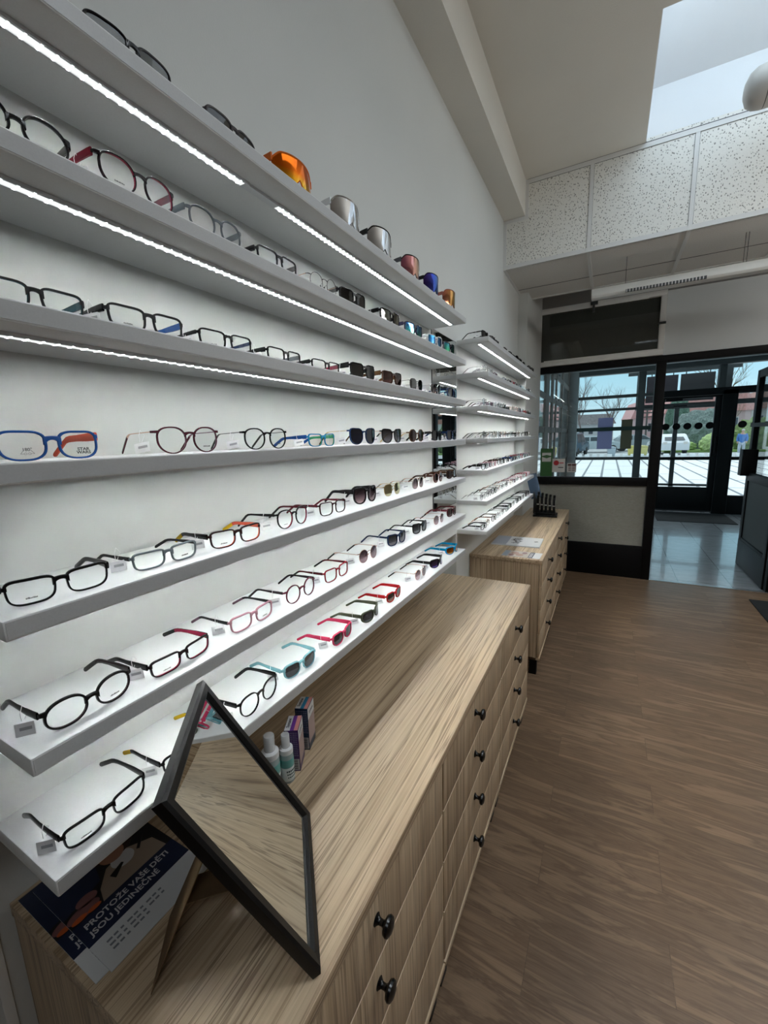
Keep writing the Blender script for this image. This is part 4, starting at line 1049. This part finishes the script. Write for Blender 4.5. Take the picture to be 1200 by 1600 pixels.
def carton(x, y, rz, sx, sy, h, cdark, cband, label, word):
    o = thing('medicine_box', label, 'box', (x, y, ZT), rz, 'eye drop boxes on the near dresser')
    MB().box(0, sx, 0, sy, 0, h).build('carton', cdark, o, bevel=.0006)
    e = .0003
    MB().box(.001, sx*.42, .001, sy-.001, h, h+e).build('white_top', PAPER, o)
    MB().box(sx*.42, sx*.70, .001, sy-.001, h, h+e).build('top_band', cband, o)
    MB().box(sx*.70, sx*.97, .001, sy-.001, h, h+e).build('top_stripe', plain('salmon_band', (.70, .30, .28), .4), o)
    text_obj('brand_lettering', word, .013, INK['navy'], o, frame((sx*.22, sy*.5, h+.0005), (0, 1, 0), (-1, 0, 0)), .0001, bold=True)
    # side facing the room
    MB().box(sx, sx+e, .001, sy-.001, h*.72, h-.002).build('side_white', PAPER, o)
    text_obj('brand_lettering', word, .012, INK['navy'], o, frame((sx+.0005, sy*.5, h*.86), (0, 1, 0), (0, 0, 1)), .0001, bold=True)
    MB().box(sx, sx+e, .001, sy-.001, h*.16, h*.71).build('side_picture', plain('box_side_tan', (.38, .28, .27), .4), o)
    m = MB()
    for k in range(13):
        z = h*.93-k*.006
        for q in range(5): m.box(.003+q*.0072, .009+q*.0072-(k*q % 3)*.0008, -e, 0, z, z+.0018)
    m.build('small_print', plain('lilac_print', (.22, .20, .32), .5), o)
    MB().box(sx*.18, sx*.95, -e, 0, h*.03, h*.30).build('barcode_field', plain('barcode_field', (.42, .42, .44), .5), o)
    b = MB()
    for k in range(12): b.box(sx*.26, sx*.84, -e*2, -e, h*.06+k*.0026, h*.06+k*.0026+.0006+.0008*(k % 3 == 0))
    b.build('barcode', INK['dark'], o)
carton(.181, .813, R(29), .041, .066, .131, plain('purple_carton', (.045, .012, .10), .35), plain('violet_band', (.16, .04, .30), .35), 'purple and white eye drop box on the near dresser', 'Systane')
carton(.152, .896, R(21), .040, .060, .140, plain('blue_carton', (.006, .03, .07), .35), plain('sky_band', (.02, .22, .42), .35), 'dark blue eye drop box behind the purple one', 'Systane')

# ------------------------------------------------------------------ things on the far dresser
def catalogue():
    o = thing('catalogue', 'thin white catalogue with a grey strip on the far dresser', 'catalogue', (.09, 3.57, ZT), R(1.5))
    MB().box(0, .40, 0, .32, 0, .010).build('pages', PAPER, o, bevel=.001)
    MB().box(.001, .125, .001, .319, .010, .0105).build('grey_strip', plain('cat_grey', (.34, .36, .41), .4), o)
    m = MB(); r = random.Random(3)
    for q in range(16): 
        x, y = r.uniform(.165, .225), r.uniform(.08, .24); m.obox(Matrix.Translation((x, y, .0107)) @ Matrix.Rotation(r.uniform(0, 3), 4, 'Z'), r.uniform(.02, .06), r.uniform(.004, .010), .0006)
    m.obox(Matrix.Translation((.355, .17, .0107)) @ Matrix.Rotation(.5, 4, 'Z'), .03, .02, .0006)
    m.build('cover_drawing', INK['dark'], o)
catalogue()
def brochure():
    o = thing('brochure', 'small colour brochure in front of the white catalogue', 'brochure', (.245, 3.265, ZT), R(-1))
    MB().box(0, .29, 0, .165, 0, .0015).build('sheet', PAPER, o)
    ell = lambda cx, cy, rx, ry, n=18: [(cx+rx*math.cos(2*PI*i/n), cy+ry*math.sin(2*PI*i/n)) for i in range(n)]
    MB().box(.001, .20, .001, .164, .0015, .0017).build('photo', INK['sand'], o)
    MB().box(.001, .045, .001, .164, .0017, .0019).build('photo_sea', INK['steel'], o)
    m = MB(); [m.prism(ell(*p), 'z', .0017, .0021) for p in ((.09, .10, .03, .035), (.13, .06, .03, .03))]; m.build('photo_skin', INK['skin'], o)
    m = MB(); [m.prism(ell(*p), 'z', .0017, .0019) for p in ((.07, .04, .02, .03), (.16, .12, .02, .03))]; m.build('photo_shade', INK['mauve'], o)
    MB().box(.20, .235, .001, .164, .0015, .0018).build('navy_band', INK['navy'], o)
    m = MB(); [m.box(.208+k*.011, .213+k*.011, .02, .14, .0018, .002) for k in range(2)]; m.build('headline', INK['white'], o)
brochure()
def pens():
    o = thing('pen_display', 'black stepped display stand with blue header card', 'display stand', (.25, 5.03, ZT), R(4))
    m = MB(); m.box(-.03, .23, -.04, .20, 0, .018); m.box(-.005, .205, -.005, .17, .018, .05)
    m.build('base', M_BLACK, o, bevel=.003)
    hd = MB(); hd.obox(Matrix.Translation((-.045, .18, .33)) @ Matrix.Rotation(R(-14), 4, 'Y') @ Matrix.Rotation(R(-20), 4, 'Z'), .13, .004, .30); hd.build('header_card', plain('header_blue', (.06, .10, .17), .5), o)
    p = MB(); p.obox(Matrix.Translation((-.02, .183, .13)), .05, .004, .26); p.build('card_stem', M_DGREY, o)
    names = ['first', 'second', 'third', 'fourth', 'fifth']
    mw = Matrix.Translation((.25, 5.03, ZT)) @ Matrix.Rotation(R(4), 4, 'Z')
    first = None
    for row in range(2):
        for i in range(5):
            lab = '%s black tube from the left in the %s row of the display stand' % (names[i], ['front', 'back'][row])
            hh = .20-.010*i+(.03 if row else 0)
            loc = mw @ Vector((.018+i*.043, .02+row*.075, .051))
            if first is None:
                q = thing('reading_glasses_tube', lab, 'tube', loc, 0, 'black tubes in the display stand')
                MB().lathe([(.013, 0), (.0135, .002), (.0135, .085), (.001, .085)], 14).build('case', M_BLACK, q, smooth=True)
                MB().lathe([(.0142, .083), (.0142, .096), (.001, .096)], 14).build('silver_band', M_ALU, q, smooth=True)
                MB().lathe([(.0135, .096), (.0135, .185), (.011, .195), (.001, .195)], 14).build('cap', M_BLACK, q, smooth=True)
                MB().box(.011, .0142, -.003, .003, .10, .17).build('clip', M_ALU, q)
                first = q
            else:
                q = copy_tree(first); q.location = loc; q['label'] = lab
            q.scale = (1, 1, hh/.2)
pens()

# ------------------------------------------------------------------ lamps at the ceiling
def pendant(loc=(.741, 4.56, 3.09), rz=0, label='long white linear pendant lamp under the lowered ceiling', L=2.6, lit=False, cab=(.265, 1.075, 1.095, 2.3), ch=.31):
    o = thing('pendant_lamp', label, 'lamp', loc, rz)
    m = MB()
    if lit:
        MB().tube([(.03, 0, .05), (L-.03, 0, .05)], .032, 14).build('fill_tube', M_FILL, o, smooth=True)
        for x in (0, L-.03): MB().lathe([(.001, 0), (.04, 0), (.04, .03), (.001, .03)], 16, (x, 0, .05), axis='x').build('end_cap', M_WHITEP, o)
        for x in cab: MB().tube([(x, 0, .08), (x, 0, ch)], .0022, 6).build('cable', M_DGREY, o)
        return
    prof = [(-.055, .02), (-.05, .055), (-.03, .085), (.03, .085), (.05, .055), (.055, .02), (.04, 0), (-.04, 0)]
    m.prism(prof, 'x', 0, L); m.build('housing', plain('lamp_white', (.74, .73, .70), .4), o, bevel=.003)
    g = MB()
    g.box(.27, .84, -.0615, -.02, .004, .026); 
    gr = g.build('louvre_slot', M_DGREY, o)
    lv = MB()
    for k in range(24): lv.box(.275+k*.0235, .281+k*.0235, -.063, -.02, .004, .026)
    lv.build('louvre', _M['lamp_white'], gr)
    for x in cab:
        MB().tube([(x, 0, .08), (x, 0, ch)], .0022, 6).build('cable', M_DGREY, o)
M_FILL = emit('fill_lamp_glow', (.97, .985, .95), 24)  # glow of an unseen lamp added to fill the shop with light
pendant()
pendant((2.8, 2.0, 3.12), PI/2, 'added opal tube fill lamp along the middle of the shop', 2.1, True, (.3, 1.8), .97)
M_FILL = emit('fill_lamp_glow_bright', (1, .97, .93), 46)  # another lamp added out of view to brighten header and low ceiling
pendant((3.3, 5.2, 3.05), 0, 'added opal tube fill lamp before the front wall', 1.1, True, (.15, .95), .33)
def duct():
    o = thing('ceiling_tube', 'beige round ended tube hanging in front of the skylight', 'tube', (1.60, 3.92, 4.03))
    r = .115; m = MB()
    m.lathe([(.001, 0), (.045, .004), (.085, .022), (.108, .055), (r, .095), (r, .105)], 32, axis='x').build('end_cap', plain('beige_plastic', (.42, .40, .37), .45), o, smooth=True)
    MB().lathe([(r*.985, .104), (r*.985, .112)], 32, axis='x').build('seam', M_DGREY, o, smooth=True)
    MB().lathe([(r, .11), (r, 1.1), (.09, 1.16), (.001, 1.18)], 32, axis='x').build('tube_body', _M['beige_plastic'], o, smooth=True)
    MB().box(.4, .43, -.01, .01, .1, .97).build('bracket', M_ALU, o)
duct()

# ------------------------------------------------------------------ street outside
def pave():
    t = NT('pale_paving'); p = t.pos()
    br = t.n('ShaderNodeTexBrick'); t.l(t.pos(rot=(0, 0, PI/2)), br.inputs['Vector']); br.offset = .5
    br.inputs['Scale'].default_value = 1; br.inputs['Brick Width'].default_value = 5; br.inputs['Row Height'].default_value = .75; br.inputs['Mortar Size'].default_value = .05
    br.inputs['Color1'].default_value = (.80, .80, .80, 1); br.inputs['Color2'].default_value = (.84, .84, .84, 1); br.inputs['Mortar'].default_value = (.22, .23, .25, 1)
    t.surf(t.bsdf(br.outputs['Color'], .7, spec=.3)); return t.m
struct(MB().box(-60, 60, YO+.06, 36.5, -.2, -.06).build('floor', pave()), 'pale paved square outside the building', 'pavement')
struct(MB().box(-90, 110, 36.5, 170, -.2, -.08).build('floor', speck('asphalt', (.42, .43, .44), .8, .08, 2)), 'grey street beyond the paved square', 'street')
struct(MB().box(5.4, 40, 44.2, 60, -.1, .06).build('floor', speck('lawn', (.16, .26, .06), .9, .25, 3)), 'green lawn beside the street', 'lawn')
KW = plain('kerb_white', (.72, .73, .74), .7)
kerb0 = None
for i in range(26):
    x = -3.6+i*.52
    if kerb0 is None: kerb0 = MB().box(-.17, .17, -.15, .15, -.06, .20).build('kerb_stone', KW, bevel=.03); k = kerb0
    else: k = kerb0.copy(); COL.objects.link(k)
    k.location = (x, 36.6, 0); tag(k, 'white kerb stone in the row along the paved square', 'kerb stone', 'white kerb stones')
def car(x, y, rz, paint, label, kind='hatch', sc=1.12):
    o = thing('car', label, 'car', (x, y, -.08), rz, 'cars in the street', sc)
    L, Wd = 4.2, 1.78
    if kind == 'suv': side = [(-2.15, .35), (-2.2, .9), (-2.1, 1.05), (-1.85, 1.70), (-1.6, 1.78), (.45, 1.76), (1.05, 1.12), (2.0, 1.0), (2.2, .75), (2.2, .35)]
    elif kind == 'van': side = [(-2.3, .32), (-2.3, 1.0), (-2.2, 1.95), (-2.0, 2.02), (.7, 2.0), (1.5, 1.2), (2.2, 1.05), (2.35, .75), (2.35, .32)]
    else: side = [(-2.05, .32), (-2.1, .85), (-1.95, 1.0), (-1.45, 1.42), (-1.1, 1.48), (.3, 1.45), (.95, 1.0), (1.9, .88), (2.1, .65), (2.1, .32)]
    n = len(side); loops = []
    for yy, s in ((-.89, .0), (-.87, .5), (-.80, 1), (.80, 1), (.87, .5), (.89, 0)):
        l = []
        for px, pz in side:
            inset = .16*max(0, pz-.95)/.8
            l.append((px*(.985 if s == 0 else 1), yy*(1-inset), pz if s else .35+(pz-.35)*.98))
        loops.append(l)
    m = MB(); m.loops(loops); m.build('body', paint, o, smooth=True)
    top = max(p[1] for p in side); g = MB()
    for s in (-1, 1):
        ys = s*.80*(1)
        yy = lambda z: s*(.895*(1-.16*max(0, z-.95)/.8)+.004)
        z0, z1 = 1.02, top-.12
        for xa, xb, xc, xd in ((-1.55, -.55, -.55, -1.40), (-.45, .85, .35, -.45)):
            g.add([(xa, yy(z0), z0), (xb, yy(z0), z0), (xc, yy(z1), z1), (xd, yy(z1), z1), (xa, yy(z0)-s*.03, z0), (xb, yy(z0)-s*.03, z0), (xc, yy(z1)-s*.03, z1), (xd, yy(z1)-s*.03, z1)], [(0, 1, 2, 3), (4, 7, 6, 5), (0, 4, 5, 1), (2, 6, 7, 3), (0, 3, 7, 4), (1, 5, 6, 2)])
    f = side[-4]; r = side[-5]
    g.add([(f[0]+.0, -.62, f[1]+.05), (f[0]+.0, .62, f[1]+.05), (r[0]+.06, .55, r[1]-.06), (r[0]+.06, -.55, r[1]-.06)], [(0, 1, 2, 3)])
    g.add([(side[2][0]-.03, -.62, side[2][1]+.03), (side[2][0]-.03, .62, side[2][1]+.03), (side[3][0]-.03, .55, side[3][1]-.05), (side[3][0]-.03, -.55, side[3][1]-.05)], [(0, 3, 2, 1)])
    g.build('windows', plain('car_glass', (.05, .06, .07), .1), o, fix=False)
    for sx in (-1.32, 1.32):
        for s in (-1, 1):
            w_ = MB().lathe([(.001, -.1), (.2, -.1), (.31, -.09), (.33, -.06), (.33, .06), (.31, .09), (.2, .1), (.001, .1)], 20, axis='y').build('wheel', plain('tyre', (.02, .02, .02), .7), o, smooth=True)
            w_.location = (sx, s*.80, .33)
    l = MB()
    for s in (-.62, .62): l.box(side[-2][0]-.06, side[-2][0]+.01, s-.14, s+.14, .68, .80); l.box(side[0][0]-.05, side[0][0]+.03, s-.12, s+.12, .75, .92)
    l.build('lights', plain('car_lights', (.7, .65, .6), .2), o)
car(-2.0, 41, R(80), plain('car_dark_blue', (.06, .09, .13), .25), 'dark blue parked car at the left edge of the outer window', 'suv')
car(-.2, 47, R(5), plain('car_silver', (.45, .5, .52), .25), 'silver parked car behind the purple poster', 'hatch')
car(-4.2, 52, R(75), plain('car_white_van', (.75, .77, .78), .3), 'white van behind the dark blue car', 'van')
car(5.35, 42.9, R(98), plain('car_white', (.75, .76, .77), .25), 'white parked car seen through the entrance door', 'hatch')
car(3.6, 50, R(5), plain('car_grey', (.35, .38, .40), .25), 'grey parked car behind the yellow bins', 'hatch')
def bin_(x, y, c, label):
    o = thing('recycling_bin', label, 'bin', (x, y, -.08), R(10), 'bins in the street')
    MB().prism([(-.24, 0), (.24, 0), (.30, .66), (-.30, .66)], 'y', -.25, .25).build('bin_body', plain('bin_'+label[:6], c, .5), o, bevel=.04)
    MB().prism([(-.31, .66), (.31, .66), (.30, .72), (.12, .80), (-.12, .80), (-.30, .72)], 'y', -.27, .27).build('lid', _M['bin_'+label[:6]], o, bevel=.03)
bin_(2.72, 40.5, (.75, .62, .18), 'yellow recycling bin left of the window mullion'); bin_(3.50, 40.5, (.72, .62, .25), 'ochre recycling bin right of the window mullion')
bin_(1.2, 39, (.45, .50, .55), 'grey street bin behind the window stripe')
def bush(x, y, z, r, c, label, name='bush', g='bushes in the street', sq=.75):
    bm = bmesh.new(); bmesh.ops.create_icosphere(bm, subdivisions=4, radius=1)
    q = random.Random(int(x*100+y)); ph = [q.uniform(0, 6) for _ in range(6)]
    for v in bm.verts:
        d = 1+.10*math.sin(5*v.co.x+ph[0])*math.sin(6*v.co.y+ph[1])+.08*math.sin(13*v.co.z+ph[2])*math.sin(12*v.co.x+ph[3])+.05*q.uniform(-1, 1)
        v.co = Vector((v.co.x*r[0]*d, v.co.y*r[1]*d, (v.co.z*d+.7)*r[2]))
        if v.co.z < 0: v.co.z = 0
    me = bpy.data.meshes.new(name); bm.to_mesh(me); bm.free(); me.materials.append(speck('leaf_%d' % int(c[1]*1000), c, .8, .5, 9))
    o = put(name, me); o.location = (x, y, z); tag(o, label, 'bush', g); return o
bush(6.9, 46.2, .0, (1.0, .8, .5), (.30, .42, .14), 'light green low bush behind the entrance door glass, left one')
bush(8.9, 45.0, .0, (1.0, .9, .9), (.36, .46, .18), 'light green rounded bush behind the entrance door glass, right one')
bush(8.6, 49.6, .0, (2.4, 1.1, 2.1), (.17, .21, .19), 'grey green tall hedge behind the light green bushes', 'hedge')
bush(7.2, 54, .0, (1.1, 1.1, 3.2), (.08, .14, .10), 'dark evergreen tree in front of the red roofed house', 'evergreen_tree', 'trees in the street')
bush(12.0, 47, .0, (1.5, 1.2, 1.6), (.16, .22, .07), 'green shrub behind the walking person', 'shrub')
bush(15.6, 47, .0, (1.5, 1.3, 2.1), (.11, .15, .06), 'dark green shrub right of the walking person', 'shrub')
def tree(x, y, h, seed, label, trunk=.13, col=(.17, .13, .12)):
    q = random.Random(seed); m = MB()
    def grow(p, d, L, r, lev):
        pts = [p]; dd = Vector(d)
        for i in range(3):
            dd = (dd+Vector((q.uniform(-.2, .2), q.uniform(-.2, .2), q.uniform(-.03, .16)))).normalized(); pts.append(pts[-1]+dd*L/3)
        m.tube(pts, [r, r*.88, r*.76, r*.62], 5 if lev < 2 else 3)
        if lev >= 4: return
        for k in range(4 if lev else 5):
            a = q.uniform(0, 2*PI); s = q.uniform(.35, .8)
            nd = (dd+Vector((math.cos(a)*s, math.sin(a)*s, .15))).normalized()
            grow(pts[q.choice((1, 2, 3, 3)) if k else 3], nd, L*q.uniform(.55, .78), r*.5, lev+1)
    grow(Vector((0, 0, 0)), (0, 0, 1), h*.36, trunk, 0)
    o = m.build('bare_tree', speck('bark_%d' % int(col[0]*100), col, .9, .2, 8), fix=False); o.location = (x, y, -.08)
    tag(o, label, 'tree', 'bare trees in the street')
tree(-2.0, 58, 10, 3, 'leafless tree at the left edge of the outer window')
tree(1.2, 64, 9, 8, 'leafless tree behind the purple poster')
tree(11.8, 58, 11, 5, 'leafless tree right of the entrance door', .16, (.20, .17, .12))
tree(21, 60, 11, 11, 'leafless tree at the right edge of the side window', .16, (.20, .17, .12))
def house(x, y, w, d, h, rh, wallc, roofc, label, n):
    o = thing('house', label, 'house', (x, y, -.08), R(8), 'houses across the street')
    MB().box(-w/2, w/2, -d/2, d/2, 0, h).build('wall', speck('house_wall_%d' % n, wallc, .8, .05, 1), o)
    MB().prism([(-w/2-.4, h-.05), (w/2+.4, h-.05), (w/2-.6, h+rh), (-w/2+.6, h+rh)], 'y', -d/2-.3, d/2+.3).build('roof', speck('house_roof_%d' % n, roofc, .7, .15, 4), o)
    for k in range(int(w//1.6)):
        f = MB().box(-w/2+.5+k*1.6, -w/2+1.4+k*1.6, -d/2-.03, -d/2+.05, h*.45, h*.80).build('window', plain('house_frame', (.6, .6, .6), .6), o)
        MB().box(-w/2+.57+k*1.6, -w/2+1.33+k*1.6, -d/2-.04, -d/2+.03, h*.47, h*.78).build('pane', plain('house_pane', (.06, .07, .09), .2), f)
    MB().box(-.3, .2, -.2, .3, h+rh-.4, h+rh+.7).build('chimney', plain('chimney_brick', (.30, .14, .10), .8), o)
house(11.5, 72, 9, 8, 4.2, 2.3, (.52, .36, .35), (.58, .27, .25), 'red roofed house behind the hedge', 1)
house(6.2, 84, 5, 8, 4.0, 2.6, (.68, .50, .50), (.62, .32, .31), 'pink house with red roof left of the evergreen', 2)
house(-7, 95, 16, 10, 3.6, 1.8, (.55, .56, .57), (.30, .27, .27), 'long pale building behind the leafless trees', 3)
house(24, 80, 14, 10, 4.5, 2.2, (.50, .48, .45), (.35, .16, .12), 'brown roofed house at the far right', 4)
def pole():
    o = thing('utility_pole', 'wooden utility pole with crossbars beyond the outer window', 'pole', (5.0, 62, -.08))
    MB().tube([(0, 0, 0), (0, 0, 4.6)], [.12, .09], 8).build('pole', plain('pole_wood', (.10, .09, .085), .8), o)
    b = MB(); b.box(-.9, .9, -.05, .05, 4.1, 4.25); b.box(-.7, .7, -.05, .05, 3.6, 3.72); b.build('crossbar', _M['pole_wood'], o)
pole()
def person():
    root = empty('person', (9.25, 38, -.08), R(-15), 1.06); tag(root, 'person in a blue jacket and light trousers walking on the square', 'person')
    def skin(name, verts, edges, rad, mat, sub=1, rootv=0):
        me = bpy.data.meshes.new(name); me.from_pydata(verts, edges, [])
        o = put(name, me, root); md = o.modifiers.new('skin', 'SKIN'); sd = o.modifiers.new('sub', 'SUBSURF'); sd.levels = sd.render_levels = sub
        for i, r in enumerate(rad): me.skin_vertices[0].data[i].radius = (r, r) if not isinstance(r, tuple) else r
        me.skin_vertices[0].data[rootv].use_root = True; me.materials.append(mat); return o
    SK = plain('person_skin', (.45, .27, .20), .6)
    V = [(0, 0, .92), (0, 0, 1.12), (0, 0, 1.38), (0, 0, 1.50), (0, -.01, 1.60), (0, -.01, 1.72),
         (-.09, 0, .88), (-.11, -.12, .48), (-.11, -.02, .08), (-.11, -.14, .04), (.09, 0, .88), (.11, .10, .50), (.11, .26, .12), (.11, .18, .04),
         (-.19, 0, 1.40), (-.24, .06, 1.14), (-.22, -.06, .92), (-.22, -.09, .82), (.19, 0, 1.40), (.25, -.04, 1.14), (.23, -.16, .94), (.23, -.2, .85)]
    Ed = [(0, 1), (1, 2), (2, 3), (3, 4), (4, 5), (0, 6), (6, 7), (7, 8), (8, 9), (0, 10), (10, 11), (11, 12), (12, 13), (2, 14), (14, 15), (15, 16), (16, 17), (2, 18), (18, 19), (19, 20), (20, 21)]
    rad = [.14, .14, .16, .06, .085, .07, .10, .07, .045, .04, .10, .07, .045, .04, .07, .05, .04, .035, .07, .05, .04, .035]
    skin('body', V, Ed, rad, SK)
    skin('jacket', [(0, 0, .86), (0, 0, 1.12), (0, 0, 1.40), (-.19, 0, 1.41), (-.24, .06, 1.14), (-.22, -.06, .94), (.19, 0, 1.41), (.25, -.04, 1.14), (.23, -.16, .96)], [(0, 1), (1, 2), (2, 3), (3, 4), (4, 5), (2, 6), (6, 7), (7, 8)], [.19, .19, .20, .10, .08, .065, .10, .08, .065], plain('jacket_blue', (.05, .16, .42), .7), 1, 1)
    skin('trousers', [(0, 0, .93), (-.09, 0, .87), (-.11, -.12, .48), (-.11, -.02, .10), (.09, 0, .87), (.11, .10, .50), (.11, .26, .14)], [(0, 1), (1, 2), (2, 3), (0, 4), (4, 5), (5, 6)], [.16, .115, .085, .065, .115, .085, .065], plain('trousers_light', (.42, .46, .52), .8))
    bm = bmesh.new(); bmesh.ops.create_uvsphere(bm, u_segments=14, v_segments=10, radius=.098)
    for v in bm.verts: v.co = Vector((v.co.x, v.co.y*1.1+.01, max(v.co.z, -.01)+1.685))
    me = bpy.data.meshes.new('hair'); bm.to_mesh(me); bm.free(); me.materials.append(plain('hair_grey', (.45, .43, .40), .8)); put('hair', me, root)
person()

# ------------------------------------------------------------------ light
wd = bpy.data.worlds.new('sky'); S.world = wd; wd.use_nodes = True; nt = wd.node_tree; nt.nodes.clear()
wo = nt.nodes.new('ShaderNodeOutputWorld'); bg = nt.nodes.new('ShaderNodeBackground'); tc = nt.nodes.new('ShaderNodeTexCoord'); sx = nt.nodes.new('ShaderNodeSeparateXYZ'); rp = nt.nodes.new('ShaderNodeValToRGB')
nt.links.new(tc.outputs['Generated'], sx.inputs[0]); nt.links.new(sx.outputs['Z'], rp.inputs['Fac'])
rp.color_ramp.elements[0].position = 0; rp.color_ramp.elements[0].color = (.62, .83, .93, 1)
rp.color_ramp.elements[1].position = .5; rp.color_ramp.elements[1].color = (.72, .90, 1.0, 1)
e = rp.color_ramp.elements.new(.16); e.color = (.36, .72, .92, 1)
nt.links.new(rp.outputs['Color'], bg.inputs['Color']); bg.inputs['Strength'].default_value = .85
nt.links.new(bg.outputs[0], wo.inputs['Surface'])

sn = bpy.data.lights.new('overcast_sun', 'SUN'); sn.energy = 1.3; sn.angle = 1.6; sn.color = (.93, .97, 1.0)
so = bpy.data.objects.new('overcast_sun', sn); COL.objects.link(so); so.rotation_euler = Vector((.35, -.55, -1)).to_track_quat('-Z', 'Y').to_euler()
S.view_settings.view_transform = 'Standard'; S.view_settings.look = 'None'; S.view_settings.exposure = 0.45; S.view_settings.gamma = 1; S.view_settings.use_curve_mapping = False
cy_ = S.cycles
cy_.use_denoising = True
try: cy_.denoiser = 'OPENIMAGEDENOISE'
except Exception: pass
cy_.max_bounces = 10; cy_.diffuse_bounces = 5; cy_.glossy_bounces = 5; cy_.transparent_max_bounces = 48; cy_.transmission_bounces = 6
cy_.caustics_reflective = False; cy_.caustics_refractive = False; cy_.sample_clamp_indirect = 6
